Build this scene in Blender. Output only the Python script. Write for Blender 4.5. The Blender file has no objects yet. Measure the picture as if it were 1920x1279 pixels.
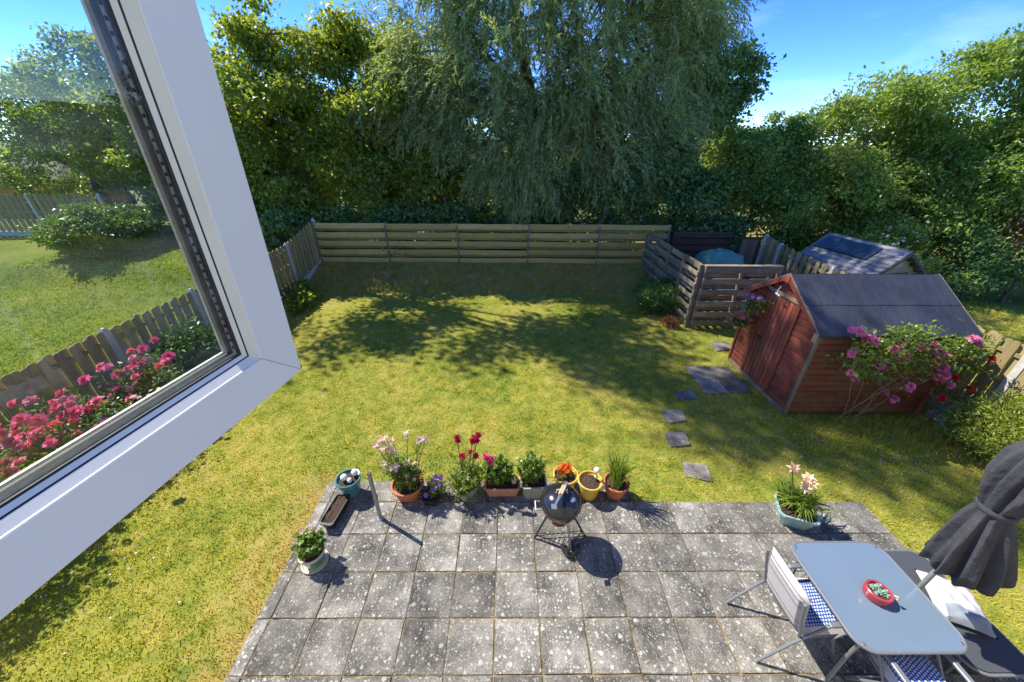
import bpy, math, random
import numpy as np
from mathutils import Vector, Matrix

random.seed(11)
rng = np.random.default_rng(11)
R = math.radians
scene = bpy.context.scene
COL = scene.collection

# ------------------------------------------------------------------ camera
cam_data = bpy.data.cameras.new('camera')
cam_data.sensor_width = 36.0
cam_data.lens = 684.0 / 1920.0 * 36.0
cam_data.clip_start = 0.02
cam_data.clip_end = 2000.0
cam = bpy.data.objects.new('camera', cam_data)
COL.objects.link(cam)
pit, yaw, rol = R(28.77), R(0.56), R(0.45)
fw = Vector((math.sin(yaw) * math.cos(pit), math.cos(yaw) * math.cos(pit), -math.sin(pit)))
rt = Vector((math.cos(yaw), -math.sin(yaw), 0))
up = rt.cross(fw)
rt2 = rt * math.cos(rol) + up * math.sin(rol)
up2 = up * math.cos(rol) - rt * math.sin(rol)
m3 = Matrix((rt2, up2, -fw)).transposed()
cam.matrix_world = Matrix.Translation((2.382, -3.231, 4.221)) @ m3.to_4x4()
scene.camera = cam

# ------------------------------------------------------------------ light
SUN_EL = R(50)
SUN_TO = Vector((-0.87 * math.cos(SUN_EL), 0.50 * math.cos(SUN_EL), math.sin(SUN_EL))).normalized()
world = bpy.data.worlds.new('World')
scene.world = world
world.use_nodes = True
wn = world.node_tree
for n in list(wn.nodes):
    wn.nodes.remove(n)
w_out = wn.nodes.new('ShaderNodeOutputWorld')
w_bg = wn.nodes.new('ShaderNodeBackground')
w_sky = wn.nodes.new('ShaderNodeTexSky')
w_sky.sky_type = 'NISHITA'
w_sky.sun_disc = False
w_sky.sun_elevation = SUN_EL
w_sky.sun_rotation = math.atan2(SUN_TO.x, SUN_TO.y)
w_sky.air_density = 0.45
w_sky.dust_density = 0.0
w_sky.ozone_density = 3.5
w_bg.inputs['Strength'].default_value = 0.15
# thin cirrus: a stretched noise in the sky direction lifts the sky towards white here and there
w_tc = wn.nodes.new('ShaderNodeTexCoord')
w_mp = wn.nodes.new('ShaderNodeMapping')
w_mp.inputs['Scale'].default_value = (2.0, 3.5, 9.0)
w_ns = wn.nodes.new('ShaderNodeTexNoise')
w_ns.inputs['Scale'].default_value = 1.3
w_ns.inputs['Detail'].default_value = 6.0
w_ns.inputs['Roughness'].default_value = 0.55
w_rp = wn.nodes.new('ShaderNodeValToRGB')
w_rp.color_ramp.elements[0].position = 0.56
w_rp.color_ramp.elements[0].color = (0, 0, 0, 1)
w_rp.color_ramp.elements[1].position = 0.85
w_rp.color_ramp.elements[1].color = (0.12, 0.12, 0.12, 1)
w_mx = wn.nodes.new('ShaderNodeMixRGB')
w_mx.inputs['Color2'].default_value = (7.5, 7.8, 8.2, 1)
w_hs = wn.nodes.new('ShaderNodeHueSaturation')
w_hs.inputs['Saturation'].default_value = 1.25
w_hs.inputs['Hue'].default_value = 0.513
wn.links.new(w_tc.outputs['Generated'], w_mp.inputs['Vector'])
wn.links.new(w_mp.outputs['Vector'], w_ns.inputs['Vector'])
wn.links.new(w_ns.outputs['Fac'], w_rp.inputs['Fac'])
wn.links.new(w_rp.outputs['Color'], w_mx.inputs['Fac'])
wn.links.new(w_sky.outputs['Color'], w_hs.inputs['Color'])
wn.links.new(w_hs.outputs['Color'], w_mx.inputs['Color1'])
wn.links.new(w_mx.outputs['Color'], w_bg.inputs['Color'])
wn.links.new(w_bg.outputs['Background'], w_out.inputs['Surface'])

sun_d = bpy.data.lights.new('sun', 'SUN')
sun_d.energy = 2.8
sun_d.angle = R(0.53)
sun_d.color = (1.0, 0.94, 0.82)
sun = bpy.data.objects.new('sun', sun_d)
COL.objects.link(sun)
sun.location = (-8, 6, 14)
sun.rotation_euler = SUN_TO.to_track_quat('Z', 'Y').to_euler()

scene.view_settings.view_transform = 'Standard'
scene.view_settings.look = 'None'
scene.view_settings.gamma = 1.0
scene.view_settings.exposure = 1.58
scene.render.engine = 'CYCLES'
scene.cycles.max_bounces = 6
scene.cycles.transparent_max_bounces = 12
scene.cycles.diffuse_bounces = 5
scene.cycles.glossy_bounces = 3
scene.cycles.transmission_bounces = 5
scene.cycles.caustics_reflective = False
scene.cycles.caustics_refractive = False

# ------------------------------------------------------------------ materials
def new_mat(name):
    m = bpy.data.materials.new(name)
    m.use_nodes = True
    nt = m.node_tree
    for n in list(nt.nodes):
        nt.nodes.remove(n)
    out = nt.nodes.new('ShaderNodeOutputMaterial')
    return m, nt, out

def nd(nt, typ, **kw):
    n = nt.nodes.new(typ)
    for k, v in kw.items():
        if k in n.inputs.keys():
            n.inputs[k].default_value = v
        else:
            setattr(n, k, v)
    return n

def ramp(nt, fac, stops):
    r = nt.nodes.new('ShaderNodeValToRGB')
    e = r.color_ramp.elements
    while len(e) < len(stops):
        e.new(0.5)
    for i, (p, c) in enumerate(stops):
        e[i].position = p
        e[i].color = (c[0], c[1], c[2], 1)
    nt.links.new(fac, r.inputs['Fac'])
    return r.outputs['Color']

def noise(nt, vec, scale, detail=4.0, rough=0.55):
    n = nd(nt, 'ShaderNodeTexNoise', Scale=scale, Detail=detail, Roughness=rough)
    nt.links.new(vec, n.inputs['Vector'])
    return n.outputs['Fac']

def mixc(nt, fac, a, b, mode='MIX'):
    m = nt.nodes.new('ShaderNodeMixRGB')
    m.blend_type = mode
    for sock, v in (('Fac', fac), ('Color1', a), ('Color2', b)):
        if isinstance(v, (int, float)):
            m.inputs[sock].default_value = v
        elif isinstance(v, tuple):
            m.inputs[sock].default_value = (v[0], v[1], v[2], 1)
        else:
            nt.links.new(v, m.inputs[sock])
    return m.outputs['Color']

def bump(nt, h, strength, dist=0.01):
    b = nd(nt, 'ShaderNodeBump', Strength=strength, Distance=dist)
    nt.links.new(h, b.inputs['Height'])
    return b.outputs['Normal']

def simple(name, col, rough=0.6, var=0.18, scale=30.0, metal=0.0, bmp=0.15, spec=0.5, coat=0.0, col2=None, bdist=0.004):
    """A principled surface with mottled colour and fine relief."""
    m, nt, out = new_mat(name)
    p = nt.nodes.new('ShaderNodeBsdfPrincipled')
    tc = nt.nodes.new('ShaderNodeTexCoord')
    f = noise(nt, tc.outputs['Object'], scale)
    hi = col2 if col2 else tuple(min(1, c * (1 + var)) for c in col)
    lo = tuple(c * (1 - var) for c in col)
    c = ramp(nt, f, [(0.3, lo), (0.7, hi)])
    nt.links.new(c, p.inputs['Base Color'])
    p.inputs['Roughness'].default_value = rough
    p.inputs['Metallic'].default_value = metal
    p.inputs['Specular IOR Level'].default_value = spec
    p.inputs['Coat Weight'].default_value = coat
    if bmp:
        nt.links.new(bump(nt, f, bmp, bdist), p.inputs['Normal'])
    nt.links.new(p.outputs['BSDF'], out.inputs['Surface'])
    return m

def leaf_mat(name, stops, transl=0.42, rough=0.45, spec=0.35):
    m, nt, out = new_mat(name)
    a = nt.nodes.new('ShaderNodeAttribute')
    a.attribute_name = 'shade'
    c = ramp(nt, a.outputs['Fac'], stops)
    p = nt.nodes.new('ShaderNodeBsdfPrincipled')
    nt.links.new(c, p.inputs['Base Color'])
    p.inputs['Roughness'].default_value = rough * 0.85
    p.inputs['Specular IOR Level'].default_value = spec * 1.3
    t = nt.nodes.new('ShaderNodeBsdfTranslucent')
    tcol = mixc(nt, 1.0, c, (1.25, 1.2, 0.55), 'MULTIPLY')
    nt.links.new(tcol, t.inputs['Color'])
    mx = nt.nodes.new('ShaderNodeMixShader')
    mx.inputs['Fac'].default_value = transl
    nt.links.new(p.outputs['BSDF'], mx.inputs[1])
    nt.links.new(t.outputs['BSDF'], mx.inputs[2])
    nt.links.new(mx.outputs['Shader'], out.inputs['Surface'])
    return m

def wood_mat(name, lo, hi, algae=(0.2, 0.2, 0.05), alg=0.3, axis='X', rough=0.8, worn=None, worn_amt=0.5):
    """Weathered timber: long grain along the board, per-board tone, algae or bare patches."""
    m, nt, out = new_mat(name)
    p = nt.nodes.new('ShaderNodeBsdfPrincipled')
    tc = nt.nodes.new('ShaderNodeTexCoord')
    oi = nt.nodes.new('ShaderNodeObjectInfo')
    geo = nt.nodes.new('ShaderNodeNewGeometry')
    mp = nt.nodes.new('ShaderNodeMapping')
    sc = {'X': (1.2, 22, 22), 'Y': (22, 1.2, 22), 'Z': (22, 22, 1.2)}[axis]
    mp.inputs['Scale'].default_value = sc
    comb = nt.nodes.new('ShaderNodeVectorMath')
    comb.operation = 'ADD'
    mul = nt.nodes.new('ShaderNodeVectorMath')
    mul.operation = 'SCALE'
    mul.inputs[0].default_value = (17.0, 31.0, 13.0)
    nt.links.new(oi.outputs['Random'], mul.inputs['Scale'])
    nt.links.new(geo.outputs['Position'], comb.inputs[0])
    nt.links.new(mul.outputs['Vector'], comb.inputs[1])
    nt.links.new(comb.outputs['Vector'], mp.inputs['Vector'])
    grain = noise(nt, mp.outputs['Vector'], 2.2, 6.0, 0.65)
    c = ramp(nt, grain, [(0.28, lo), (0.72, hi)])
    tone = nt.nodes.new('ShaderNodeMapRange')
    tone.inputs['To Min'].default_value = 0.72
    tone.inputs['To Max'].default_value = 1.22
    nt.links.new(oi.outputs['Random'], tone.inputs['Value'])
    hs = nt.nodes.new('ShaderNodeHueSaturation')
    nt.links.new(tone.outputs['Result'], hs.inputs['Value'])
    nt.links.new(c, hs.inputs['Color'])
    patch = noise(nt, comb.outputs['Vector'], 2.3, 5.0, 0.6)
    pm = ramp(nt, patch, [(0.42, (0, 0, 0)), (0.66, (alg, alg, alg))])
    c2 = mixc(nt, pm, hs.outputs['Color'], algae)
    if worn:
        w2 = noise(nt, comb.outputs['Vector'], 6.0, 6.0, 0.7)
        wm = ramp(nt, w2, [(0.52, (0, 0, 0)), (0.70, (worn_amt, worn_amt, worn_amt))])
        c2 = mixc(nt, wm, c2, worn)
    nt.links.new(c2, p.inputs['Base Color'])
    p.inputs['Roughness'].default_value = rough
    p.inputs['Specular IOR Level'].default_value = 0.25
    nt.links.new(bump(nt, grain, 0.5, 0.006), p.inputs['Normal'])
    nt.links.new(p.outputs['BSDF'], out.inputs['Surface'])
    return m

def lawn_color(nt):
    """Colour of the turf by place: green, sun-bleached straw patches, the dry bank, clover."""
    geo = nt.nodes.new('ShaderNodeNewGeometry')
    pos = geo.outputs['Position']
    n1 = noise(nt, pos, 0.55, 5.0, 0.6)
    n2 = noise(nt, pos, 4.5, 6.0, 0.7)
    n3 = noise(nt, pos, 14.0, 3.0, 0.6)
    mixn = mixc(nt, 0.5, n1, n2)
    c = ramp(nt, mixn, [(0.36, (0.200, 0.290, 0.045)), (0.50, (0.415, 0.430, 0.078)), (0.66, (0.60, 0.52, 0.16))])
    d = ramp(nt, n3, [(0.3, (0.78, 0.8, 0.78)), (0.7, (1.12, 1.1, 1.1))])
    c = mixc(nt, 0.8, c, d, 'MULTIPLY')
    sep = nt.nodes.new('ShaderNodeSeparateXYZ')
    nt.links.new(pos, sep.inputs[0])
    # dead thatch on the bank under the back fence
    mr = nt.nodes.new('ShaderNodeMapRange')
    mr.inputs['From Min'].default_value = 7.3
    mr.inputs['From Max'].default_value = 8.1
    nt.links.new(sep.outputs['Y'], mr.inputs['Value'])
    xl = nt.nodes.new('ShaderNodeMath')
    xl.operation = 'GREATER_THAN'
    nt.links.new(sep.outputs['X'], xl.inputs[0])
    xl.inputs[1].default_value = -4.25
    c = mixc(nt, xl.outputs[0], mixc(nt, 1.0, c, (0.60, 0.74, 0.62), 'MULTIPLY'), c)
    mx0 = nt.nodes.new('ShaderNodeMath')
    mx0.operation = 'MULTIPLY'
    nt.links.new(mr.outputs['Result'], mx0.inputs[0])
    nt.links.new(xl.outputs[0], mx0.inputs[1])
    mm = nt.nodes.new('ShaderNodeMath')
    mm.operation = 'MULTIPLY'
    nt.links.new(mx0.outputs[0], mm.inputs[0])
    rr = ramp(nt, n2, [(0.35, (0.1, 0.1, 0.1)), (0.65, (0.95, 0.95, 0.95))])
    nt.links.new(rr, mm.inputs[1])
    c = mixc(nt, mm.outputs['Value'], c, (0.50, 0.38, 0.20))
    # straw along the kerb of the patio
    mk = nt.nodes.new('ShaderNodeMapRange')
    mk.inputs['From Min'].default_value = 0.62
    mk.inputs['From Max'].default_value = 0.0
    ab = nt.nodes.new('ShaderNodeMath')
    ab.operation = 'ADD'
    nt.links.new(sep.outputs['X'], ab.inputs[0])
    ab.inputs[1].default_value = 0.18
    neg = nt.nodes.new('ShaderNodeMath')
    neg.operation = 'ABSOLUTE'
    nt.links.new(ab.outputs[0], neg.inputs[0])
    nt.links.new(neg.outputs[0], mk.inputs['Value'])
    ylim = nt.nodes.new('ShaderNodeMath')
    ylim.operation = 'LESS_THAN'
    nt.links.new(sep.outputs['Y'], ylim.inputs[0])
    ylim.inputs[1].default_value = 0.5
    m4 = nt.nodes.new('ShaderNodeMath')
    m4.operation = 'MULTIPLY'
    nt.links.new(mk.outputs['Result'], m4.inputs[0])
    nt.links.new(ylim.outputs[0], m4.inputs[1])
    m5 = nt.nodes.new('ShaderNodeMath')
    m5.operation = 'MULTIPLY'
    nt.links.new(m4.outputs[0], m5.inputs[0])
    nt.links.new(ramp(nt, n2, [(0.35, (0.1, 0.1, 0.1)), (0.6, (1, 1, 1))]), m5.inputs[1])
    c = mixc(nt, m5.outputs[0], c, (0.52, 0.40, 0.15))
    return c, n3

def lawn_mats():
    m, nt, out = new_mat('turf')
    p = nt.nodes.new('ShaderNodeBsdfPrincipled')
    c, n3 = lawn_color(nt)
    nt.links.new(mixc(nt, 1.0, c, (0.60, 0.58, 0.55), 'MULTIPLY'), p.inputs['Base Color'])
    p.inputs['Roughness'].default_value = 0.95
    p.inputs['Specular IOR Level'].default_value = 0.1
    nt.links.new(bump(nt, n3, 0.8, 0.02), p.inputs['Normal'])
    nt.links.new(p.outputs['BSDF'], out.inputs['Surface'])
    g, nt, out = new_mat('grass_blade')
    c, n3 = lawn_color(nt)
    a = nt.nodes.new('ShaderNodeAttribute')
    a.attribute_name = 'shade'
    v = ramp(nt, a.outputs['Fac'], [(0.0, (0.95, 1.08, 0.95)), (0.6, (1.30, 1.28, 1.15)), (1.0, (1.8, 1.55, 1.5))])
    c = mixc(nt, 1.0, c, v, 'MULTIPLY')
    d = nt.nodes.new('ShaderNodeBsdfDiffuse')
    nt.links.new(c, d.inputs['Color'])
    t = nt.nodes.new('ShaderNodeBsdfTranslucent')
    nt.links.new(mixc(nt, 1.0, c, (1.2, 1.15, 0.7), 'MULTIPLY'), t.inputs['Color'])
    mx = nt.nodes.new('ShaderNodeMixShader')
    mx.inputs['Fac'].default_value = 0.48
    nt.links.new(d.outputs['BSDF'], mx.inputs[1])
    nt.links.new(t.outputs['BSDF'], mx.inputs[2])
    nt.links.new(mx.outputs['Shader'], out.inputs['Surface'])
    return m, g

def slab_mat(name, base=(0.165, 0.16, 0.15), spots=1.0):
    """Old concrete paving: charcoal grime, pale scuffs, white lichen discs, moss tint."""
    m, nt, out = new_mat(name)
    p = nt.nodes.new('ShaderNodeBsdfPrincipled')
    geo = nt.nodes.new('ShaderNodeNewGeometry')
    oi = nt.nodes.new('ShaderNodeObjectInfo')
    mul = nt.nodes.new('ShaderNodeVectorMath')
    mul.operation = 'SCALE'
    mul.inputs[0].default_value = (7.0, 5.0, 0.0)
    nt.links.new(oi.outputs['Random'], mul.inputs['Scale'])
    add = nt.nodes.new('ShaderNodeVectorMath')
    add.operation = 'ADD'
    nt.links.new(geo.outputs['Position'], add.inputs[0])
    nt.links.new(mul.outputs['Vector'], add.inputs[1])
    v = add.outputs['Vector']
    big = noise(nt, v, 2.6, 6.0, 0.62)
    c = ramp(nt, big, [(0.34, tuple(b * 0.38 for b in base)), (0.5, tuple(b * 0.9 for b in base)), (0.68, tuple(b * 1.75 for b in base))])
    fine = noise(nt, v, 70.0, 5.0, 0.75)
    c = mixc(nt, 0.85, c, ramp(nt, fine, [(0.34, (0.45, 0.45, 0.45)), (0.66, (1.55, 1.55, 1.52))]), 'MULTIPLY')
    # streaky riven texture
    mp = nt.nodes.new('ShaderNodeMapping')
    mp.inputs['Rotation'].default_value = (0, 0, R(38))
    mp.inputs['Scale'].default_value = (34, 7, 1)
    nt.links.new(v, mp.inputs['Vector'])
    st = noise(nt, mp.outputs['Vector'], 1.0, 5.0, 0.7)
    c = mixc(nt, ramp(nt, st, [(0.55, (0, 0, 0)), (0.78, (0.45, 0.45, 0.45))]), c, (0.50, 0.49, 0.45))
    # lichen discs
    for sc, th, amt, col in ((6.0, 0.20, 0.65, (0.50, 0.50, 0.46)), (13.0, 0.32, 0.65, (0.50, 0.50, 0.46)), (30.0, 0.48, 0.7, (0.47, 0.47, 0.43)), (70.0, 0.55, 0.6, (0.43, 0.43, 0.39))):
        vo = nd(nt, 'ShaderNodeTexVoronoi', Scale=sc)
        wob = nd(nt, 'ShaderNodeTexNoise', Scale=30.0, Detail=3.0)
        nt.links.new(v, wob.inputs['Vector'])
        wa = mixc(nt, 0.035, v, wob.outputs['Color'], 'ADD')
        nt.links.new(wa, vo.inputs['Vector'])
        keep = nt.nodes.new('ShaderNodeSeparateColor')
        nt.links.new(vo.outputs['Color'], keep.inputs[0])
        # random disc radius per cell
        rad = nt.nodes.new('ShaderNodeMath')
        rad.operation = 'MULTIPLY'
        nt.links.new(keep.outputs[0], rad.inputs[0])
        rad.inputs[1].default_value = th * spots
        ls = nt.nodes.new('ShaderNodeMath')
        ls.operation = 'SUBTRACT'
        nt.links.new(rad.outputs[0], ls.inputs[0])
        nt.links.new(vo.outputs['Distance'], ls.inputs[1])
        k2 = nt.nodes.new('ShaderNodeMath')
        k2.operation = 'GREATER_THAN'
        nt.links.new(keep.outputs[1], k2.inputs[0])
        k2.inputs[1].default_value = 0.45
        f = ramp(nt, ls.outputs[0], [(0.0, (0, 0, 0)), (0.06, (amt, amt, amt))])
        fm = mixc(nt, 1.0, f, k2.outputs[0], 'MULTIPLY')
        c = mixc(nt, fm, c, col)
    tn = nt.nodes.new('ShaderNodeMapRange')
    tn.inputs['To Min'].default_value = 0.72
    tn.inputs['To Max'].default_value = 1.28
    nt.links.new(oi.outputs['Random'], tn.inputs['Value'])
    hv = nt.nodes.new('ShaderNodeHueSaturation')
    nt.links.new(c, hv.inputs['Color'])
    nt.links.new(tn.outputs['Result'], hv.inputs['Value'])
    nt.links.new(hv.outputs['Color'], p.inputs['Base Color'])
    p.inputs['Roughness'].default_value = 0.85
    p.inputs['Specular IOR Level'].default_value = 0.3
    nt.links.new(bump(nt, mixc(nt, 0.5, fine, st), 0.6, 0.006), p.inputs['Normal'])
    nt.links.new(p.outputs['BSDF'], out.inputs['Surface'])
    return m

TURF, BLADE = lawn_mats()
M = {}
M['slab'] = slab_mat('paving_concrete', (0.175, 0.163, 0.143))
M['step'] = slab_mat('stepping_concrete', (0.205, 0.188, 0.165), 0.6)
M['mortar'] = simple('mossy_mortar', (0.20, 0.15, 0.075), 0.95, 0.6, 9.0, bmp=0.6, bdist=0.01)
M['earth'] = simple('earth', (0.06, 0.042, 0.025), 0.95, 0.5, 18.0, bmp=0.9, bdist=0.02)
M['field'] = simple('field_grass', (0.12, 0.15, 0.03), 0.95, 0.4, 0.6, bmp=0.5, bdist=0.05)
M['fence_back_lit'] = wood_mat('sunlit_back_board', (0.24, 0.185, 0.045), (0.42, 0.33, 0.09), (0.32, 0.27, 0.03), 0.65, 'X')  # rear boards: yellow sunlight painted into the timber colour
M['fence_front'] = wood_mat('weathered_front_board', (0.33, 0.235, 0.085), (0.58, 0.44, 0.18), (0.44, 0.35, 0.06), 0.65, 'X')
M['pale_z'] = wood_mat('fence_pale', (0.23, 0.18, 0.085), (0.48, 0.38, 0.20), (0.28, 0.25, 0.07), 0.55, 'Z')
M['old_x'] = wood_mat('weathered_board', (0.155, 0.112, 0.072), (0.40, 0.315, 0.22), (0.15, 0.11, 0.07), 0.5, 'X', worn=(0.42, 0.36, 0.29), worn_amt=0.45)
M['old_y'] = wood_mat('weathered_board_long', (0.155, 0.112, 0.072), (0.40, 0.315, 0.22), (0.15, 0.11, 0.07), 0.5, 'Y', worn=(0.42, 0.36, 0.29), worn_amt=0.45)
M['old_z'] = wood_mat('weathered_post', (0.12, 0.09, 0.06), (0.30, 0.24, 0.17), (0.17, 0.15, 0.08), 0.4, 'Z')
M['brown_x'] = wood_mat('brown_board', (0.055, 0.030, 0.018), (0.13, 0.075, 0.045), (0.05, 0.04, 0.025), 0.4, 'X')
M['red_y'] = wood_mat('red_shiplap_front', (0.19, 0.045, 0.027), (0.34, 0.085, 0.052), (0.12, 0.034, 0.022), 0.6, 'Y', 0.55, worn=(0.24, 0.13, 0.10), worn_amt=0.4)
M['red_x'] = wood_mat('red_shiplap_side', (0.13, 0.036, 0.022), (0.25, 0.070, 0.040), (0.15, 0.095, 0.040), 0.75, 'X', 0.6, worn=(0.24, 0.16, 0.07), worn_amt=0.4)
M['red_z'] = wood_mat('red_door_board', (0.21, 0.052, 0.031), (0.38, 0.108, 0.066), (0.14, 0.038, 0.024), 0.55, 'Z', 0.55, worn=(0.27, 0.15, 0.12), worn_amt=0.45)
M['grey_x'] = wood_mat('silver_cladding', (0.24, 0.20, 0.13), (0.46, 0.40, 0.28), (0.15, 0.12, 0.06), 0.5, 'X')
M['grey_roof'] = wood_mat('silver_roof_board', (0.14, 0.145, 0.155), (0.34, 0.345, 0.36), (0.13, 0.13, 0.12), 0.5, 'Y', 0.6)
M['concrete'] = simple('fence_concrete', (0.52, 0.50, 0.45), 0.85, 0.2, 12.0, bmp=0.3)
M['upvc'] = simple('white_upvc', (0.88, 0.81, 0.715), 0.32, 0.025, 6.0, bmp=0.03)
M['cream'] = simple('cream_bead', (0.82, 0.76, 0.58), 0.4, 0.06, 8.0, bmp=0.03)
M['gasket'] = simple('black_gasket', (0.018, 0.018, 0.018), 0.55, 0.3, 60.0)
M['spacer'] = simple('spacer_bar', (0.55, 0.54, 0.50), 0.5, 0.15, 120.0, metal=0.1)
M['terra'] = simple('terracotta', (0.50, 0.17, 0.075), 0.7, 0.2, 14.0)
M['terra_pale'] = simple('pale_terracotta', (0.52, 0.27, 0.17), 0.75, 0.15, 14.0)
M['teal'] = simple('teal_glaze', (0.055, 0.21, 0.23), 0.25, 0.25, 12.0, coat=0.3, bmp=0.05)
M['green_glaze'] = simple('green_glaze', (0.085, 0.27, 0.15), 0.3, 0.2, 12.0, coat=0.3, bmp=0.05)
M['pot_cream'] = simple('cream_rim', (0.60, 0.53, 0.38), 0.6, 0.15, 20.0)
M['yellow'] = simple('yellow_pot', (0.68, 0.44, 0.075), 0.45, 0.15, 14.0, bmp=0.06)
M['celadon'] = simple('celadon_glaze', (0.30, 0.47, 0.47), 0.35, 0.18, 12.0, coat=0.2, bmp=0.06)
M['lead'] = simple('lead_grey_planter', (0.33, 0.34, 0.26), 0.75, 0.2, 16.0)
M['blackplastic'] = simple('black_plastic', (0.025, 0.025, 0.027), 0.5, 0.25, 20.0)
M['soil'] = simple('potting_soil', (0.055, 0.032, 0.020), 0.95, 0.6, 45.0, bmp=1.0, bdist=0.012)
M['enamel'] = simple('black_enamel', (0.018, 0.018, 0.020), 0.16, 0.2, 8.0, coat=0.5, bmp=0.0)
M['steel'] = simple('brushed_steel', (0.62, 0.61, 0.58), 0.3, 0.12, 60.0, metal=0.9)
M['dullsteel'] = simple('galvanised_post', (0.33, 0.34, 0.34), 0.5, 0.15, 40.0, metal=0.5)
M['woodlight'] = simple('pale_wood_handle', (0.60, 0.44, 0.28), 0.5, 0.15, 30.0)
M['blackmetal'] = simple('black_metal', (0.03, 0.03, 0.03), 0.4, 0.2, 20.0)
M['whiteball'] = simple('white_globe', (0.82, 0.80, 0.72), 0.3, 0.05, 12.0, bmp=0.0)
M['tableframe'] = simple('grey_powder_coat', (0.20, 0.215, 0.23), 0.4, 0.08, 30.0, metal=0.2, bmp=0.03)
M['tableglass'] = simple('blue_grey_table_glass', (0.150, 0.208, 0.280), 0.11, 0.03, 3.0, bmp=0.0, spec=0.6)
M['redbowl'] = simple('red_bowl_glaze', (0.40, 0.045, 0.065), 0.32, 0.15, 10.0, coat=0.2, bmp=0.04)
M['charcoal'] = simple('charcoal_canvas', (0.052, 0.053, 0.060), 0.85, 0.2, 11.0, bmp=0.55, bdist=0.03)
M['loungefab'] = simple('charcoal_sling', (0.055, 0.062, 0.075), 0.8, 0.15, 160.0, bmp=0.3, bdist=0.002)
M['pillow'] = simple('pale_pillow_cotton', (0.50, 0.48, 0.48), 0.85, 0.05, 14.0, bmp=0.3, bdist=0.01)
M['pillow_grey'] = simple('slate_pillow_panel', (0.24, 0.28, 0.33), 0.75, 0.1, 14.0, bmp=0.3, bdist=0.01)
M['oil_tank'] = simple('green_plastic_tank', (0.10, 0.27, 0.20), 0.5, 0.18, 6.0, bmp=0.05)
M['bark'] = simple('bark', (0.12, 0.085, 0.055), 0.95, 0.5, 22.0, bmp=1.0, bdist=0.03)
M['twig'] = simple('dry_twig', (0.27, 0.20, 0.12), 0.9, 0.3, 22.0)
M['stem'] = simple('green_stem', (0.13, 0.17, 0.045), 0.7, 0.3, 22.0)
M['white'] = simple('white_paint', (0.75, 0.73, 0.68), 0.6, 0.1, 20.0)
M['orange'] = simple('orange_render', (0.55, 0.22, 0.04), 0.8, 0.15, 5.0)
M['darkroof'] = simple('dark_slates', (0.07, 0.055, 0.05), 0.8, 0.3, 9.0)
M['stone'] = simple('pale_stone', (0.38, 0.38, 0.36), 0.85, 0.25, 14.0)

def felt_mat():
    m, nt, out = new_mat('roofing_felt')
    p = nt.nodes.new('ShaderNodeBsdfPrincipled')
    geo = nt.nodes.new('ShaderNodeNewGeometry')
    big = noise(nt, geo.outputs['Position'], 1.4, 5.0, 0.6)
    c = ramp(nt, big, [(0.3, (0.022, 0.026, 0.038)), (0.7, (0.050, 0.055, 0.072))])
    fine = noise(nt, geo.outputs['Position'], 150.0, 2.0)
    c = mixc(nt, 0.6, c, ramp(nt, fine, [(0.35, (0.6, 0.6, 0.6)), (0.65, (1.4, 1.4, 1.4))]), 'MULTIPLY')
    nt.links.new(c, p.inputs['Base Color'])
    p.inputs['Roughness'].default_value = 0.7
    p.inputs['Specular IOR Level'].default_value = 0.35
    mpw = nt.nodes.new('ShaderNodeMapping')
    mpw.inputs['Scale'].default_value = (3.2, 0.9, 0.9)
    mpw.inputs['Rotation'].default_value = (0, 0, 0.35)
    nt.links.new(geo.outputs['Position'], mpw.inputs['Vector'])
    wr = noise(nt, mpw.outputs['Vector'], 2.0, 3.0)
    nt.links.new(bump(nt, mixc(nt, 0.12, wr, fine), 0.7, 0.05), p.inputs['Normal'])
    nt.links.new(p.outputs['BSDF'], out.inputs['Surface'])
    return m
M['felt'] = felt_mat()

def glass_mat():
    m, nt, out = new_mat('window_glass')
    tr = nt.nodes.new('ShaderNodeBsdfTransparent')
    tr.inputs['Color'].default_value = (0.93, 0.96, 0.95, 1)
    gl = nt.nodes.new('ShaderNodeBsdfGlossy')
    gl.inputs['Roughness'].default_value = 0.0
    fr = nt.nodes.new('ShaderNodeFresnel')
    fr.inputs['IOR'].default_value = 1.45
    mx = nt.nodes.new('ShaderNodeMixShader')
    nt.links.new(fr.outputs['Fac'], mx.inputs['Fac'])
    nt.links.new(tr.outputs['BSDF'], mx.inputs[1])
    nt.links.new(gl.outputs['BSDF'], mx.inputs[2])
    # dust film
    df = nt.nodes.new('ShaderNodeBsdfDiffuse')
    df.inputs['Color'].default_value = (0.75, 0.78, 0.8, 1)
    tc = nt.nodes.new('ShaderNodeTexCoord')
    mp = nt.nodes.new('ShaderNodeMapping')
    mp.inputs['Scale'].default_value = (3, 3, 9)
    mp.inputs['Rotation'].default_value = (0.6, 0.2, 0)
    nt.links.new(tc.outputs['Object'], mp.inputs['Vector'])
    f = ramp(nt, noise(nt, mp.outputs['Vector'], 2.5, 6.0, 0.7), [(0.45, (0.0, 0.0, 0.0)), (0.8, (0.10, 0.10, 0.10))])
    m2 = nt.nodes.new('ShaderNodeMixShader')
    nt.links.new(f, m2.inputs['Fac'])
    nt.links.new(mx.outputs['Shader'], m2.inputs[1])
    nt.links.new(df.outputs['BSDF'], m2.inputs[2])
    nt.links.new(m2.outputs['Shader'], out.inputs['Surface'])
    return m
M['glass'] = glass_mat()

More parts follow.
